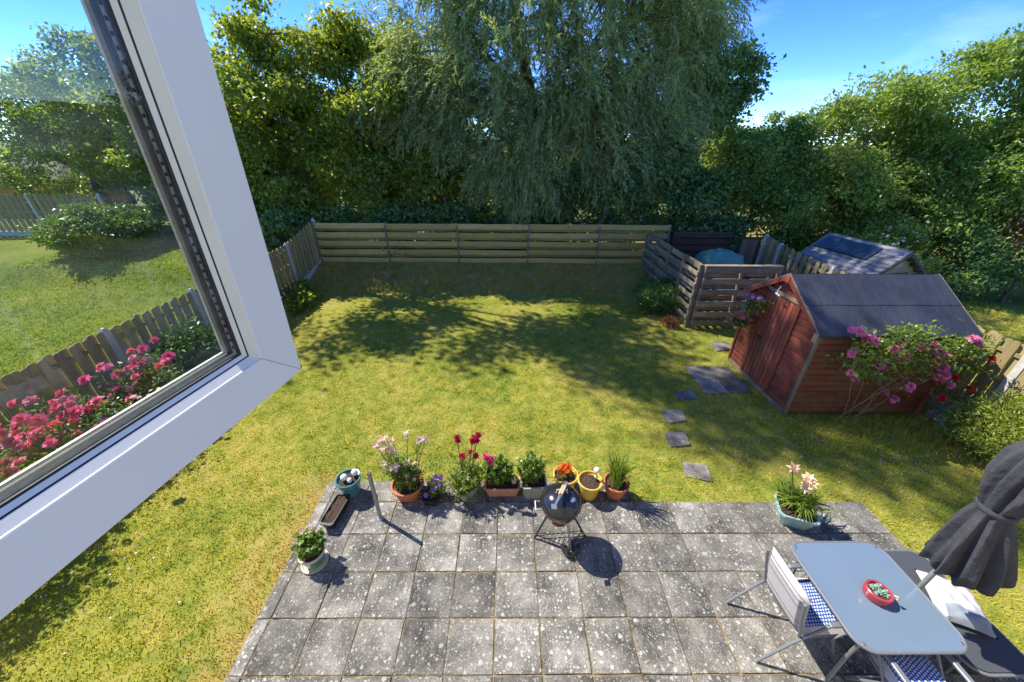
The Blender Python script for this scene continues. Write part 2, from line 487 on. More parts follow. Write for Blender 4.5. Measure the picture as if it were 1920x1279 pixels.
def cushion_mat():
    """Blue cotton printed with rows of short white dashes (flat print)."""
    m, nt, out = new_mat('blue_dash_print')
    p = nt.nodes.new('ShaderNodeBsdfPrincipled')
    tc = nt.nodes.new('ShaderNodeTexCoord')
    br = nt.nodes.new('ShaderNodeTexBrick')
    br.inputs['Scale'].default_value = 1.0
    br.inputs['Color1'].default_value = (0.62, 0.66, 0.74, 1)
    br.inputs['Color2'].default_value = (0.75, 0.78, 0.82, 1)
    br.inputs['Mortar'].default_value = (0.030, 0.085, 0.32, 1)
    br.inputs['Mortar Size'].default_value = 0.0062
    br.inputs['Mortar Smooth'].default_value = 0.15
    br.inputs['Brick Width'].default_value = 0.024
    br.inputs['Row Height'].default_value = 0.026
    wob = nd(nt, 'ShaderNodeTexNoise', Scale=22.0, Detail=2.0)
    nt.links.new(tc.outputs['Object'], wob.inputs['Vector'])
    v = mixc(nt, 0.012, tc.outputs['Object'], wob.outputs['Color'], 'ADD')
    nt.links.new(v, br.inputs['Vector'])
    nt.links.new(br.outputs['Color'], p.inputs['Base Color'])
    p.inputs['Roughness'].default_value = 0.85
    nt.links.new(p.outputs['BSDF'], out.inputs['Surface'])
    return m
M['bluedash'] = cushion_mat()
M['cushion_edge'] = simple('pale_cushion_edge', (0.50, 0.48, 0.48), 0.85, 0.06, 20.0, bmp=0.2)
M['stripe'] = simple('dark_piping', (0.06, 0.06, 0.07), 0.8, 0.1, 30.0)

def petal(name, c, c2=None, tr=0.35):
    c2 = c2 or tuple(min(1, x * 1.3) for x in c)
    return leaf_mat(name, [(0.0, c), (1.0, c2)], tr, 0.6, 0.2)
M['rose_pink'] = petal('rose_pink_petal', (0.72, 0.10, 0.36), (0.92, 0.42, 0.62))
M['rose_red'] = petal('rose_red_petal', (0.55, 0.02, 0.03), (0.75, 0.06, 0.07))
M['magenta'] = petal('magenta_petal', (0.72, 0.045, 0.25), (0.92, 0.22, 0.42))
M['palepink'] = petal('pale_pink_petal', (0.78, 0.52, 0.50), (0.9, 0.75, 0.70))
M['crimson'] = petal('crimson_petal', (0.40, 0.015, 0.07), (0.65, 0.04, 0.14))
M['purple'] = petal('purple_petal', (0.30, 0.09, 0.50), (0.55, 0.28, 0.72))
M['orangered'] = petal('orange_red_petal', (0.70, 0.08, 0.01), (0.85, 0.22, 0.02))
M['peach'] = petal('peach_lily_petal', (0.80, 0.52, 0.36), (0.92, 0.78, 0.64))
M['whitepetal'] = petal('white_petal', (0.75, 0.75, 0.70), (0.9, 0.9, 0.88))
G_BROAD = leaf_mat('broad_leaf', [(0.0, (0.086, 0.167, 0.048)), (0.5, (0.213, 0.305, 0.057)), (1.0, (0.506, 0.529, 0.086))], 0.54)
G_DARK = leaf_mat('dark_shrub_leaf', [(0.0, (0.091, 0.193, 0.077)), (0.5, (0.199, 0.335, 0.115)), (1.0, (0.361, 0.476, 0.148))], 0.46)
G_WILLOW = leaf_mat('willow_leaf', [(0.0, (0.190, 0.270, 0.115)), (0.5, (0.360, 0.450, 0.185)), (1.0, (0.58, 0.62, 0.25))], 0.40, 0.5)
G_HEDGE = leaf_mat('sallow_leaf', [(0.0, (0.090, 0.180, 0.048)), (0.5, (0.215, 0.340, 0.070)), (1.0, (0.43, 0.50, 0.13))], 0.50, 0.4)
G_POT = leaf_mat('pot_leaf', [(0.0, (0.070, 0.150, 0.030)), (0.5, (0.17, 0.28, 0.045)), (1.0, (0.36, 0.41, 0.075))], 0.40)
G_BOX = leaf_mat('box_leaf', [(0.0, (0.030, 0.085, 0.020)), (0.5, (0.06, 0.150, 0.030)), (1.0, (0.12, 0.21, 0.05))], 0.35)
G_SUCC = leaf_mat('succulent_leaf', [(0.0, (0.25, 0.40, 0.33)), (1.0, (0.45, 0.58, 0.48))], 0.1)
G_RED = leaf_mat('bronze_leaf', [(0.0, (0.16, 0.07, 0.03)), (1.0, (0.34, 0.15, 0.06))], 0.35)

# ------------------------------------------------------------------ mesh tools
def tag(o, label=None, cat=None, group=None, kind=None):
    if label: o['label'] = label
    if cat: o['category'] = cat
    if group: o['group'] = group
    if kind: o['kind'] = kind
    return o

def empty(name, loc=(0, 0, 0), rz=0.0):
    o = bpy.data.objects.new(name, None)
    o.empty_display_size = 0.1
    o.location = loc
    o.rotation_euler = (0, 0, rz)
    COL.objects.link(o)
    return o

class MB:
    def __init__(self):
        self.v = []
        self.f = []
        self.mi = []
        self.cur = 0

    def add(self, verts, faces):
        b = len(self.v)
        self.v += [tuple(p) for p in verts]
        for f in faces:
            self.f.append(tuple(b + i for i in f))
            self.mi.append(self.cur)
        return self

    def box(self, x0, x1, y0, y1, z0, z1, bev=0.0):
        if bev <= 0:
            v = [(x, y, z) for z in (z0, z1) for y in (y0, y1) for x in (x0, x1)]
            f = [(0, 2, 3, 1), (4, 5, 7, 6), (0, 1, 5, 4), (2, 6, 7, 3), (0, 4, 6, 2), (1, 3, 7, 5)]
            return self.add(v, f)
        b = bev
        ring = lambda e: [(x0 + e, y0), (x1 - e, y0), (x1, y0 + e), (x1, y1 - e), (x1 - e, y1), (x0 + e, y1), (x0, y1 - e), (x0, y0 + e)]
        v = []
        for z, e, ins in ((z0, b, 0), (z1 - b, b, 0), (z1, b, b)):
            for (x, y) in ring(e):
                xx = min(max(x, x0 + ins), x1 - ins)
                yy = min(max(y, y0 + ins), y1 - ins)
                v.append((xx, yy, z))
        f = [tuple(range(7, -1, -1)), tuple(range(16, 24))]
        for k in range(2):
            for i in range(8):
                j = (i + 1) % 8
                f.append((k * 8 + i, k * 8 + j, k * 8 + 8 + j, k * 8 + 8 + i))
        return self.add(v, f)

    def prism(self, poly, axis, a, b):
        """poly: 2D points; extruded along axis ('X','Y','Z') from a to b."""
        def p3(p, t):
            return {'X': (t, p[0], p[1]), 'Y': (p[0], t, p[1]), 'Z': (p[0], p[1], t)}[axis]
        n = len(poly)
        v = [p3(p, a) for p in poly] + [p3(p, b) for p in poly]
        f = [tuple(range(n)), tuple(range(2 * n - 1, n - 1, -1))]
        for i in range(n):
            j = (i + 1) % n
            f.append((j, i, n + i, n + j))
        return self.add(v, f)

    def tube(self, path, rad, seg=8, cap=True, flat=1.0):
        path = [Vector(p) for p in path]
        if not isinstance(rad, (list, tuple)):
            rad = [rad] * len(path)
        v = []
        n = len(path)
        ref = None
        for i, p in enumerate(path):
            d = (path[min(i + 1, n - 1)] - path[max(i - 1, 0)])
            if d.length < 1e-9:
                d = Vector((0, 0, 1))
            d.normalize()
            if ref is None:
                ref = Vector((0, 0, 1)) if abs(d.z) < 0.9 else Vector((1, 0, 0))
            s = d.cross(ref)
            if s.length < 1e-6:
                s = d.cross(Vector((0, 1, 0)))
            s.normalize()
            u = s.cross(d).normalized()
            ref = u
            for k in range(seg):
                a = 2 * math.pi * k / seg
                v.append(p + s * (math.cos(a) * rad[i]) + u * (math.sin(a) * rad[i] * flat))
        f = []
        for i in range(n - 1):
            for k in range(seg):
                k2 = (k + 1) % seg
                f.append((i * seg + k, i * seg + k2, (i + 1) * seg + k2, (i + 1) * seg + k))
        if cap:
            f.append(tuple(range(seg - 1, -1, -1)))
            f.append(tuple((n - 1) * seg + k for k in range(seg)))
        return self.add(v, f)

    def lathe(self, prof, seg=28, c=(0, 0, 0), sx=1.0, sy=1.0, mod=None, cap=True):
        v = []
        for i, (r, z) in enumerate(prof):
            for k in range(seg):
                a = 2 * math.pi * k / seg
                rr = r * (mod(a, i, z) if mod else 1.0)
                v.append((c[0] + rr * math.cos(a) * sx, c[1] + rr * math.sin(a) * sy, c[2] + z))
        f = []
        for i in range(len(prof) - 1):
            for k in range(seg):
                k2 = (k + 1) % seg
                f.append((i * seg + k, i * seg + k2, (i + 1) * seg + k2, (i + 1) * seg + k))
        if cap:
            f.append(tuple(range(seg - 1, -1, -1)))
            f.append(tuple((len(prof) - 1) * seg + k for k in range(seg)))
        return self.add(v, f)

    def sphere(self, c, r, seg=14, rings=8, sz=1.0):
        prof = []
        for i in range(rings + 1):
            t = -math.pi / 2 + math.pi * i / rings
            prof.append((max(1e-4, r * math.cos(t)), r * sz * math.sin(t)))
        return self.lathe(prof, seg, c)

    def mesh(self, name, mats, smooth=False):
        me = bpy.data.meshes.new(name)
        me.from_pydata(self.v, [], self.f)
        for m in (mats if isinstance(mats, (list, tuple)) else [mats]):
            me.materials.append(m)
        if any(self.mi):
            me.polygons.foreach_set('material_index', self.mi)
        if smooth:
            me.polygons.foreach_set('use_smooth', [True] * len(me.polygons))
            try:
                me.set_sharp_from_angle(angle=R(40))
            except Exception:
                pass
        me.update()
        return me

    def build(self, name, mats, parent=None, smooth=False, loc=None, rot=None):
        o = bpy.data.objects.new(name, self.mesh(name, mats, smooth))
        COL.objects.link(o)
        if parent:
            o.parent = parent
        if loc: o.location = loc
        if rot: o.rotation_euler = rot
        return o

def inst(name, me, parent=None, loc=(0, 0, 0), rot=(0, 0, 0), scale=(1, 1, 1)):
    o = bpy.data.objects.new(name, me)
    o.location = loc
    o.rotation_euler = rot
    o.scale = scale
    COL.objects.link(o)
    if parent:
        o.parent = parent
    return o

def copy_tree(o, parent=None):
    c = o.copy()
    COL.objects.link(c)
    c.parent = parent
    for ch in list(o.children):
        copy_tree(ch, c)
    return c

def unit(a):
    return a / np.maximum(np.linalg.norm(a, axis=-1, keepdims=True), 1e-9)

def rand_dirs(n):
    return unit(rng.normal(size=(n, 3)))

def quads_object(name, verts, shade, mat, parent=None, loc=None, tri=False):
    k = 3 if tri else 4
    n = len(verts)
    me = bpy.data.meshes.new(name)
    me.vertices.add(n)
    me.vertices.foreach_set('co', np.ascontiguousarray(verts, dtype=np.float32).ravel())
    me.loops.add(n)
    me.loops.foreach_set('vertex_index', np.arange(n, dtype=np.int32))
    me.polygons.add(n // k)
    me.polygons.foreach_set('loop_start', np.arange(0, n, k, dtype=np.int32))
    me.polygons.foreach_set('loop_total', np.full(n // k, k, dtype=np.int32))
    at = me.attributes.new('shade', 'FLOAT', 'POINT')
    at.data.foreach_set('value', np.repeat(np.clip(shade, 0, 1).astype(np.float32), k))
    me.materials.append(mat)
    me.update(calc_edges=True)
    o = bpy.data.objects.new(name, me)
    COL.objects.link(o)
    if parent: o.parent = parent
    if loc: o.location = loc
    return o

def leaf_verts(base, axis, L, W, normal=None):
    n = len(base)
    axis = unit(axis)
    ref = normal if normal is not None else rand_dirs(n)
    side = unit(np.cross(axis, ref))
    nor = unit(np.cross(side, axis))
    L = np.broadcast_to(np.asarray(L, dtype=float).reshape(-1, 1), (n, 1))
    W = np.broadcast_to(np.asarray(W, dtype=float).reshape(-1, 1), (n, 1))
    v = np.empty((n, 4, 3))
    v[:, 0] = base
    v[:, 1] = base + axis * L * 0.45 + side * W * 0.5 + nor * W * 0.18
    v[:, 2] = base + axis * L - nor * L * 0.08
    v[:, 3] = base + axis * L * 0.45 - side * W * 0.5 + nor * W * 0.18
    return v.reshape(-1, 3)

def clump_crown(blobs, per=44, sigma=0.21, L=0.135, W=0.085, droop=0.35, mean=0.45, spread=0.16, dens=1.0, shell=0.55, flat=0.55, lumpy=True):
    """blobs: (centre, radii, clump count). Leaves gather in clumps through an uneven ellipsoid shell."""
    V, S, C = [], [], []
    for (c, r, n) in blobs:
        n = max(3, int(n * dens))
        rm = float(np.mean(r))
        nsub = max(1, int(round(n / 15))) if (rm > 0.65 and lumpy) else 1
        ph = rng.random(6) * 6.28
        if nsub > 1:
            # boughs: smaller rounded masses standing proud of the main ellipsoid
            sd = rand_dirs(nsub)
            sc_ = np.array(c) + sd * np.array(r) * (0.55 + 0.42 * rng.random(nsub) ** 0.7)[:, None]
            sr = rm * rng.uniform(0.24, 0.46, nsub)
            si = rng.choice(nsub, n, p=sr ** 2 / (sr ** 2).sum())
            d = rand_dirs(n)
            d[:, 2] = np.where((d[:, 2] < 0) & (rng.random(n) < 0.55), -d[:, 2], d[:, 2])
            f = shell + (1.05 - shell) * rng.random(n) ** 0.6
            cc = sc_[si] + d * (sr[si] * f)[:, None] * np.array([1.1, 1.0, 0.85])
        else:
            d = rand_dirs(n)
            lump = 1 + 0.13 * np.sin(d[:, 0] * 4.3 + ph[0]) + 0.12 * np.sin(d[:, 1] * 5.1 + ph[1]) + 0.14 * np.sin(d[:, 2] * 4.7 + ph[2]) + 0.08 * np.sin(d[:, 0] * 9 + d[:, 2] * 8 + ph[3])
            f = shell + (1.03 - shell) * rng.random(n) ** 0.55
            cc = np.array(c) + d * np.array(r) * (lump * f)[:, None]
        C.append(cc)
        k = rng.poisson(per, n).clip(8, None)
        idx = np.repeat(np.arange(n), k)
        m = len(idx)
        sg = sigma * (0.7 + 0.6 * rng.random(n))
        pos = cc[idx] + rng.normal(size=(m, 3)) * sg[idx][:, None] * np.array([1, 1, flat])
        ax = d[idx] * 0.55 + rng.normal(size=(m, 3)) * 0.6 + np.array([0, 0, -droop])
        nor = rng.normal(size=(m, 3)) * 0.75 + np.array([0, 0, 1.0])
        sc = 0.5 + 1.0 * rng.random(m) ** 1.4
        V.append(leaf_verts(pos, ax, L * sc, W * sc, nor))
        S.append((mean + rng.normal(size=n) * spread)[idx] + rng.normal(size=m) * 0.13)
    return np.concatenate(V), np.concatenate(S), np.concatenate(C)

def bez(a, b, sag=0.0, n=6, jit=0.0):
    a, b = Vector(a), Vector(b)
    pts = []
    for i in range(n + 1):
        t = i / n
        p = a.lerp(b, t)
        p.z += sag * 4 * t * (1 - t)
        if 0 < i < n and jit:
            p += Vector((random.gauss(0, jit), random.gauss(0, jit), random.gauss(0, jit)))
        pts.append(p)
    return pts

def tree(name, label, base, blobs, mat, trunk_r=0.16, group=None, twigs=40, cat='tree', **kw):
    V, S, C = clump_crown(blobs, **kw)
    root = empty(name, base)
    tag(root, label, cat, group)
    b = Vector(base)
    quads_object('crown', V - np.array(base), S, mat, root)
    mb = MB()
    cz = sum(bl[0][2] for bl in blobs) / len(blobs)
    cx = sum(bl[0][0] for bl in blobs) / len(blobs)
    cy = sum(bl[0][1] for bl in blobs) / len(blobs)
    fork = Vector(((base[0] * 0.6 + cx * 0.4), (base[1] * 0.6 + cy * 0.4), base[2] + (cz - base[2]) * 0.62))
    mb.tube([p - b for p in bez((base[0], base[1], base[2] - 0.1), fork, 0, 5, trunk_r * 0.35)], [trunk_r * (1.25 - 0.09 * i) for i in range(6)], 8)
    for (c, r, n) in blobs:
        mb.tube([p - b for p in bez(fork, c, 0.15, 5, 0.06)], [trunk_r * (0.62 - 0.09 * i) for i in range(6)], 6)
        near = C[np.argsort(((C - np.array(c)) ** 2).sum(1))[: len(C) // max(1, len(blobs))]]
        k = max(2, twigs // len(blobs))
        for q in near[rng.integers(0, len(near), k)]:
            s = Vector(c) + (Vector(q) - Vector(c)) * 0.05
            mb.tube([p - b for p in bez(s, q, 0.12, 3, 0.03)], [trunk_r * 0.16, trunk_r * 0.12, trunk_r * 0.08, trunk_r * 0.04], 4, cap=False)
    mb.build('trunk', M['bark'], root, smooth=True)
    return root

# ------------------------------------------------------------------ ground, lawn, bank
def zlawn(x, y):
    x = np.asarray(x, float); y = np.asarray(y, float)
    t = np.clip((y - 7.55) / 1.35, 0, 1)
    z = 0.56 * t * t * (3 - 2 * t)
    return -0.036 + z + 0.012 * np.sin(x * 1.7 + y) + 0.010 * np.sin(y * 2.3 - x * 0.8)

def grid_mesh(name, x0, x1, y0, y1, step, mat, off=0.0):
    nx = int((x1 - x0) / step) + 1
    ny = int((y1 - y0) / step) + 1
    xs = np.linspace(x0, x1, nx); ys = np.linspace(y0, y1, ny)
    X, Y = np.meshgrid(xs, ys)
    Z = zlawn(X, Y) + off
    v = np.stack([X.ravel(), Y.ravel(), Z.ravel()], 1)
    f = [(j * nx + i, j * nx + i + 1, (j + 1) * nx + i + 1, (j + 1) * nx + i) for j in range(ny - 1) for i in range(nx - 1)]
    me = bpy.data.meshes.new(name)
    me.from_pydata(v.tolist(), [], f)
    me.materials.append(mat)
    me.polygons.foreach_set('use_smooth', [True] * len(f))
    o = bpy.data.objects.new(name, me)
    COL.objects.link(o)
    return o

gm = MB()
gm.add([(-900, -400, -0.12), (900, -400, -0.12), (900, 1500, -0.12), (-900, 1500, -0.12)], [(0, 1, 2, 3)])
tag(gm.build('ground', M['field']), kind='structure')
tag(grid_mesh('lawn', -30, 24, -5, 16, 0.25, TURF), kind='structure')

def in_patio(x, y):
    return ((x > -0.15) & (x < 7.14) & (y < 0.005)) | ((x > -0.15) & (x < 4.0) & (y < 0.36))

STONES = [(5.74, 2.36, 0.15, 0.10), (5.32, 1.79, 0.15, 0.13), (5.13, 1.19, 0.15, 0.13), (5.15, 0.55, 0.17, 0.12), (7.44, 4.27, 0.17, 0.14), (6.63, 2.89, 0.47, 0.47)]
def blades(name, x0, x1, y0, y1, n_tuft, per, hmin, hmax, label, dens_fn=None, width=0.006):
    tx = rng.uniform(x0, x1, n_tuft); ty = rng.uniform(y0, y1, n_tuft)
    keep = ~in_patio(tx, ty)
    for (sx, sy, sw, sd) in STONES:
        keep &= ~((abs(tx - sx) < sw) & (abs(ty - sy) < sd))
    keep &= ~((tx > 7.2) & (tx < 9.75) & (ty > 1.72) & (ty < 3.75))
    if dens_fn is not None:
        keep &= rng.random(n_tuft) < dens_fn(tx, ty)
    tx, ty = tx[keep], ty[keep]
    idx = np.repeat(np.arange(len(tx)), per)
    m = len(idx)
    bx = tx[idx] + rng.normal(size=m) * 0.04
    by = ty[idx] + rng.normal(size=m) * 0.04
    ok = ~in_patio(bx - 0.0, by)
    bx, by, idx = bx[ok], by[ok], idx[ok]
    m = len(bx)
    bz = zlawn(bx, by) - 0.004
    h = rng.uniform(hmin, hmax, m)
    a = rng.random(m) * 6.283
    lean = rng.uniform(0.2, 1.1, m)
    dx, dy = np.cos(a), np.sin(a)
    w = width * (0.7 + 0.7 * rng.random(m))
    V = np.empty((m, 3, 3))
    V[:, 0] = np.stack([bx - dy * w, by + dx * w, bz], 1)
    V[:, 1] = np.stack([bx + dy * w, by - dx * w, bz], 1)
    V[:, 2] = np.stack([bx + dx * h * lean, by + dy * h * lean, bz + h], 1)
    sh = (rng.random(len(tx)) * 0.5)[idx] + rng.random(m) * 0.5
    o = quads_object(name, V.reshape(-1, 3), sh, BLADE, tri=True)
    return tag(o, label, 'grass', kind='stuff')

DY = lambda x, y: np.clip(1.15 - (y + 3) / 11.0, 0.22, 1)
blades('grass', -4.1, 10.1, -3.5, 9.0, 95000, 5, 0.016, 0.045, 'short sun-bleached grass blades of the back lawn', DY)
blades('grass', -14, -4.3, -2, 10, 16000, 4, 0.03, 0.07, 'lush green grass of the neighbouring garden beyond the left fence', None, 0.011)
blades('grass', 10.3, 17, 1, 8, 7000, 4, 0.03, 0.08, 'grass of the neighbouring garden beyond the right fence', None, 0.011)
blades('grass', -4.0, 10.0, -3.0, 7.6, 2600, 12, 0.035, 0.085, 'coarser darker tufts standing proud of the lawn', lambda x, y: 0.35 + 0.65 * (np.sin(x * 2.1 + 1.3 * np.sin(y * 1.7)) * np.sin(y * 2.6 + x) > 0.1), 0.006)
blades('grass', -4.15, -3.5, -3.0, 7.6, 1500, 9, 0.05, 0.15, 'long uncut grass along the foot of the left fence', None, 0.006)
blades('grass', 7.05, 10.1, 0.9, 1.75, 700, 9, 0.04, 0.11, 'long uncut grass along the foot of the shed and right fence', None, 0.006)
# long thatch on the bank
tb = blades('grass', -4.0, 6.9, 7.7, 9.0, 3800, 6, 0.05, 0.13, 'long dead grass on the bank below the back fence', None, 0.007)

# ------------------------------------------------------------------ patio
patio = MB()
patio.box(-0.14, 7.13, -4.2, 0.0, -0.09, -0.0105)
patio.box(-0.14, 3.99, 0.0015, 0.352, -0.09, -0.0107)
patio = patio.build('patio', M['mortar'])
tag(patio, kind='structure')

slab_meshes = {}
def slab_mesh(w, d, k):
    key = (round(w, 2), round(d, 2), k)
    if key not in slab_meshes:
        mb = MB()
        mb.box(-w / 2, w / 2, -d / 2, d / 2, -0.045, 0.0, 0.005)
        for i, p in enumerate(mb.v):
            mb.v[i] = (p[0] + random.gauss(0, 0.0022), p[1] + random.gauss(0, 0.0022), p[2] + random.gauss(0, 0.0006))
        slab_meshes[key] = mb.mesh('paving_slab', M['slab'])
    return slab_meshes[key]

for j in range(-1, 9):
    for i in range(-1, 16):
        x0, x1 = i * 0.45, i * 0.45 + 0.45
        y1, y0 = -j * 0.45, -j * 0.45 - 0.45
        if i == -1: x0 = -0.14
        if i == 15: x1 = 7.125
        if j == -1:
            if x1 > 4.06: continue
            y1 = 0.345
        g = 0.0045 + random.random() * 0.003
        me = slab_mesh(x1 - x0 - 2 * g, y1 - y0 - 2 * g, random.randrange(4))
        inst('paving_slab', me, patio, ((x0 + x1) / 2, (y0 + y1) / 2, random.gauss(0, 0.0022)),
             (random.gauss(0, 0.004), random.gauss(0, 0.004), random.gauss(0, 0.006)))

# moss and weeds along the joints
jv, js = [], []
for k in range(900):
    i = random.randrange(0, 17); j = random.randrange(0, 9)
    if random.random() < 0.5:
        p = (i * 0.45 + random.gauss(0, 0.006), -random.random() * 3.2)
    else:
        p = (random.random() * 7.1, -j * 0.45 + random.gauss(0, 0.006))
    if random.random() < 0.45: continue
    n = random.randrange(4, 10)
    base = np.array([[p[0], p[1], -0.012]]) + rng.normal(size=(n, 3)) * np.array([0.010, 0.010, 0.001])
    ax = rng.normal(size=(n, 3)) * 0.7 + np.array([0, 0, 1.0])
    jv.append(leaf_verts(base, ax, rng.uniform(0.012, 0.028, n), rng.uniform(0.005, 0.010, n)))
    js.append(rng.random(n) * 0.9)
G_MOSS = leaf_mat('joint_moss', [(0.0, (0.13, 0.12, 0.03)), (0.5, (0.24, 0.18, 0.06)), (1.0, (0.36, 0.27, 0.11))], 0.2)
tag(quads_object('moss', np.concatenate(jv), np.concatenate(js), G_MOSS), 'tiny moss and weeds growing in the patio joints', 'moss', kind='stuff')

# paved pad in front of the shed door
pad = MB()
pad.box(6.16, 7.10, 2.42, 3.36, -0.10, -0.016)
pad = tag(pad.build('path', M['mortar']), kind='structure')
pad_mesh = slab_mesh(0.455, 0.455, 9)
pad_mesh.materials.clear()
pad_mesh.materials.append(M['step'])
for i in range(2):
    for j in range(2):
        inst('paving_slab', pad_mesh, pad, (6.16 + 0.235 + i * 0.47, 2.42 + 0.235 + j * 0.47, 0.002 + random.gauss(0, 0.002)), (0.004, 0.006 * (i - j), random.gauss(0, 0.01)))

def stepping_stone(x, y, w, d, rz, label):
    mb = MB()
    pts = []
    for (cx, cy, a0) in ((w / 2 - 0.02, d / 2 - 0.02, 0), (-w / 2 + 0.02, d / 2 - 0.02, 90), (-w / 2 + 0.02, -d / 2 + 0.02, 180), (w / 2 - 0.02, -d / 2 + 0.02, 270)):
        jx, jy = random.gauss(0, 0.026), random.gauss(0, 0.026)
        for q in range(3):
            a = R(a0 + 45 * q)
            pts.append((cx + jx + 0.02 * math.cos(a), cy + jy + 0.02 * math.sin(a)))
    mb.prism(pts, 'Z', -0.07, 0.0)
    o = mb.build('stepping_stone', M['step'], loc=(x, y, -0.012), rot=(0.01, -0.012, rz))
    tag(o, label, 'stepping stone', 'stepping stones set into the lawn')
stepping_stone(5.74, 2.36, 0.34, 0.25, 0.12, 'smallest grey stepping stone, the one just below the paved square')
stepping_stone(5.32, 1.79, 0.36, 0.31, 0.05, 'square grey stepping stone, second from the paved square by the shed')
stepping_stone(5.13, 1.19, 0.37, 0.31, -0.05, 'dark stepping stone, third from the paved square by the shed')
stepping_stone(5.15, 0.55, 0.40, 0.30, -0.2, 'stepping stone nearest the patio edge')
stepping_stone(7.44, 4.27, 0.42, 0.36, 0.1, 'grey paving stone in the grass behind the red shed front')

# ------------------------------------------------------------------ window sash
def sash():
    d = Vector((math.sin(R(9)), math.cos(R(9)), 0))
    n = Vector((d.y, -d.x, 0))
    org = Vector((1.98, -2.642, 3.827))
    root = empty('open_casement', org)
    tag(root, 'open white plastic casement window sash with double glazing, close at the left', 'window')
    def P(u, v, w):      # along sash, up, towards the room face
        return d * u + Vector((0, 0, v)) + n * (w + 0.033 * v)
    U0, U1, V0, V1 = -0.66, 0.010, 0.0, 1.02
    T = 0.060
    fw_ = 0.080
    def frame_piece(name, outer_a, outer_b, inner_a, inner_b, mat_face, mat_bead):
        # mitred bar: outer edge a-b, inner edge a-b in (u, v)
        mb = MB()
        (oa, ob, ia, ib) = outer_a, outer_b, inner_a, inner_b
        def lerp(o, i, t): return (o[0] + (i[0] - o[0]) * t, o[1] + (i[1] - o[1]) * t)
        prof = [(0.0, -T), (0.0, -0.008), (0.012, -0.003), (0.055, 0.0), (0.985, 0.0), (1.0, -0.0012)]
        rows = []
        for (t, w) in prof:
            rows.append((P(*lerp(oa, ia, t), w), P(*lerp(ob, ib, t), w)))
        rows.append((P(*ia, -0.028), P(*ib, -0.028)))
        rows.append((P(*ia, -T), P(*ib, -T)))
        v = []
        for a, b in rows:
            v += [a, b]
        f = []
        m = len(rows)
        for i in range(m):
            j = (i + 1) % m
            f.append((2 * i, 2 * i + 1, 2 * j + 1, 2 * j))
        f.append(tuple(2 * i for i in range(m)))
        f.append(tuple(2 * i + 1 for i in reversed(range(m))))
        mb.add(v, f)
        bar = mb.build(name, mat_face, root)
        return bar
    O = {'br': (U1, V0), 'bl': (U0, V0), 'tr': (U1, V1), 'tl': (U0, V1)}
    I = {'br': (U1 - fw_, V0 + 0.074), 'bl': (U0 + fw_, V0 + 0.074), 'tr': (U1 - fw_, V1 - 0.074), 'tl': (U0 + fw_, V1 - 0.074)}
    e = 0.0006
    def sh(p, du, dv): return (p[0] + du, p[1] + dv)
    frame_piece('bottom_rail', sh(O['br'], -e, 0), sh(O['bl'], e, 0), sh(I['br'], -e, 0), sh(I['bl'], e, 0), M['upvc'], None)
    frame_piece('stile', sh(O['tr'], 0, -e), sh(O['br'], 0, e), sh(I['tr'], 0, -e), sh(I['br'], 0, e), M['upvc'], None)
    frame_piece('top_rail', sh(O['tl'], e, 0), sh(O['tr'], -e, 0), sh(I['tl'], e, 0), sh(I['tr'], -e, 0), M['upvc'], None)
    frame_piece('stile', sh(O['bl'], 0, e), sh(O['tl'], 0, -e), sh(I['bl'], 0, e), sh(I['tl'], 0, -e), M['upvc'], None)
    # glazing bead, gasket and spacer run round the opening as stepped rings
    def ring(name, in0, w0, in1, w1, mat, side):
        def q(k, ins):
            s = {'br': (-1, 1), 'bl': (1, 1), 'tr': (-1, -1), 'tl': (1, -1)}[k]
            return (I[k][0] + s[0] * ins, I[k][1] + s[1] * ins)
        a, b = {'bottom': ('br', 'bl'), 'right': ('tr', 'br'), 'top': ('tl', 'tr'), 'left': ('bl', 'tl')}[side]
        mb = MB()
        v = [P(*q(a, in0), w0), P(*q(b, in0), w0), P(*q(b, in1), w1), P(*q(a, in1), w1),
             P(*q(a, in0), w0 - 0.004), P(*q(b, in0), w0 - 0.004), P(*q(b, in1), w1 - 0.004), P(*q(a, in1), w1 - 0.004)]
        mb.add(v, [(0, 1, 2, 3), (7, 6, 5, 4), (0, 4, 5, 1), (1, 5, 6, 2), (2, 6, 7, 3), (3, 7, 4, 0)])
        return mb.build(name, mat, root)
    for side in ('bottom', 'right', 'top', 'left'):
        bm = M['upvc'] if side == 'bottom' else M['cream']
        ring('glazing_bead', -0.001, -0.002, 0.0085, -0.013, bm, side)
        ring('gasket', 0.0085, -0.0128, 0.0098, -0.0145, M['gasket'], side)
        ring('inner_bead', 0.0095, -0.0144, 0.0150, -0.0190, bm, side)
        ring('gasket', 0.0148, -0.0186, 0.0172, -0.0200, M['gasket'], side)
        ring('spacer', 0.012, -0.026, 0.0215, -0.0262, M['spacer'], side)
        ring('gasket', 0.0212, -0.0255, 0.0235, -0.029, M['gasket'], side)
        ring('inner_seal', 0.012, -0.040, 0.0225, -0.0405, M['spacer'], side)
    # perforations of the spacer bar
    pm = MB()
    for k in range(70):
        v = I['br'][1] + 0.03 + k * 0.0125
        c = P(I['br'][0] - 0.0192, v, -0.0250)
        pm.box(c.x - 0.0008, c.x + 0.0008, c.y - 0.0011, c.y + 0.0011, c.z - 0.002, c.z + 0.002)
    tag(pm.build('spacer_slots', M['gasket'], root), kind='stuff')
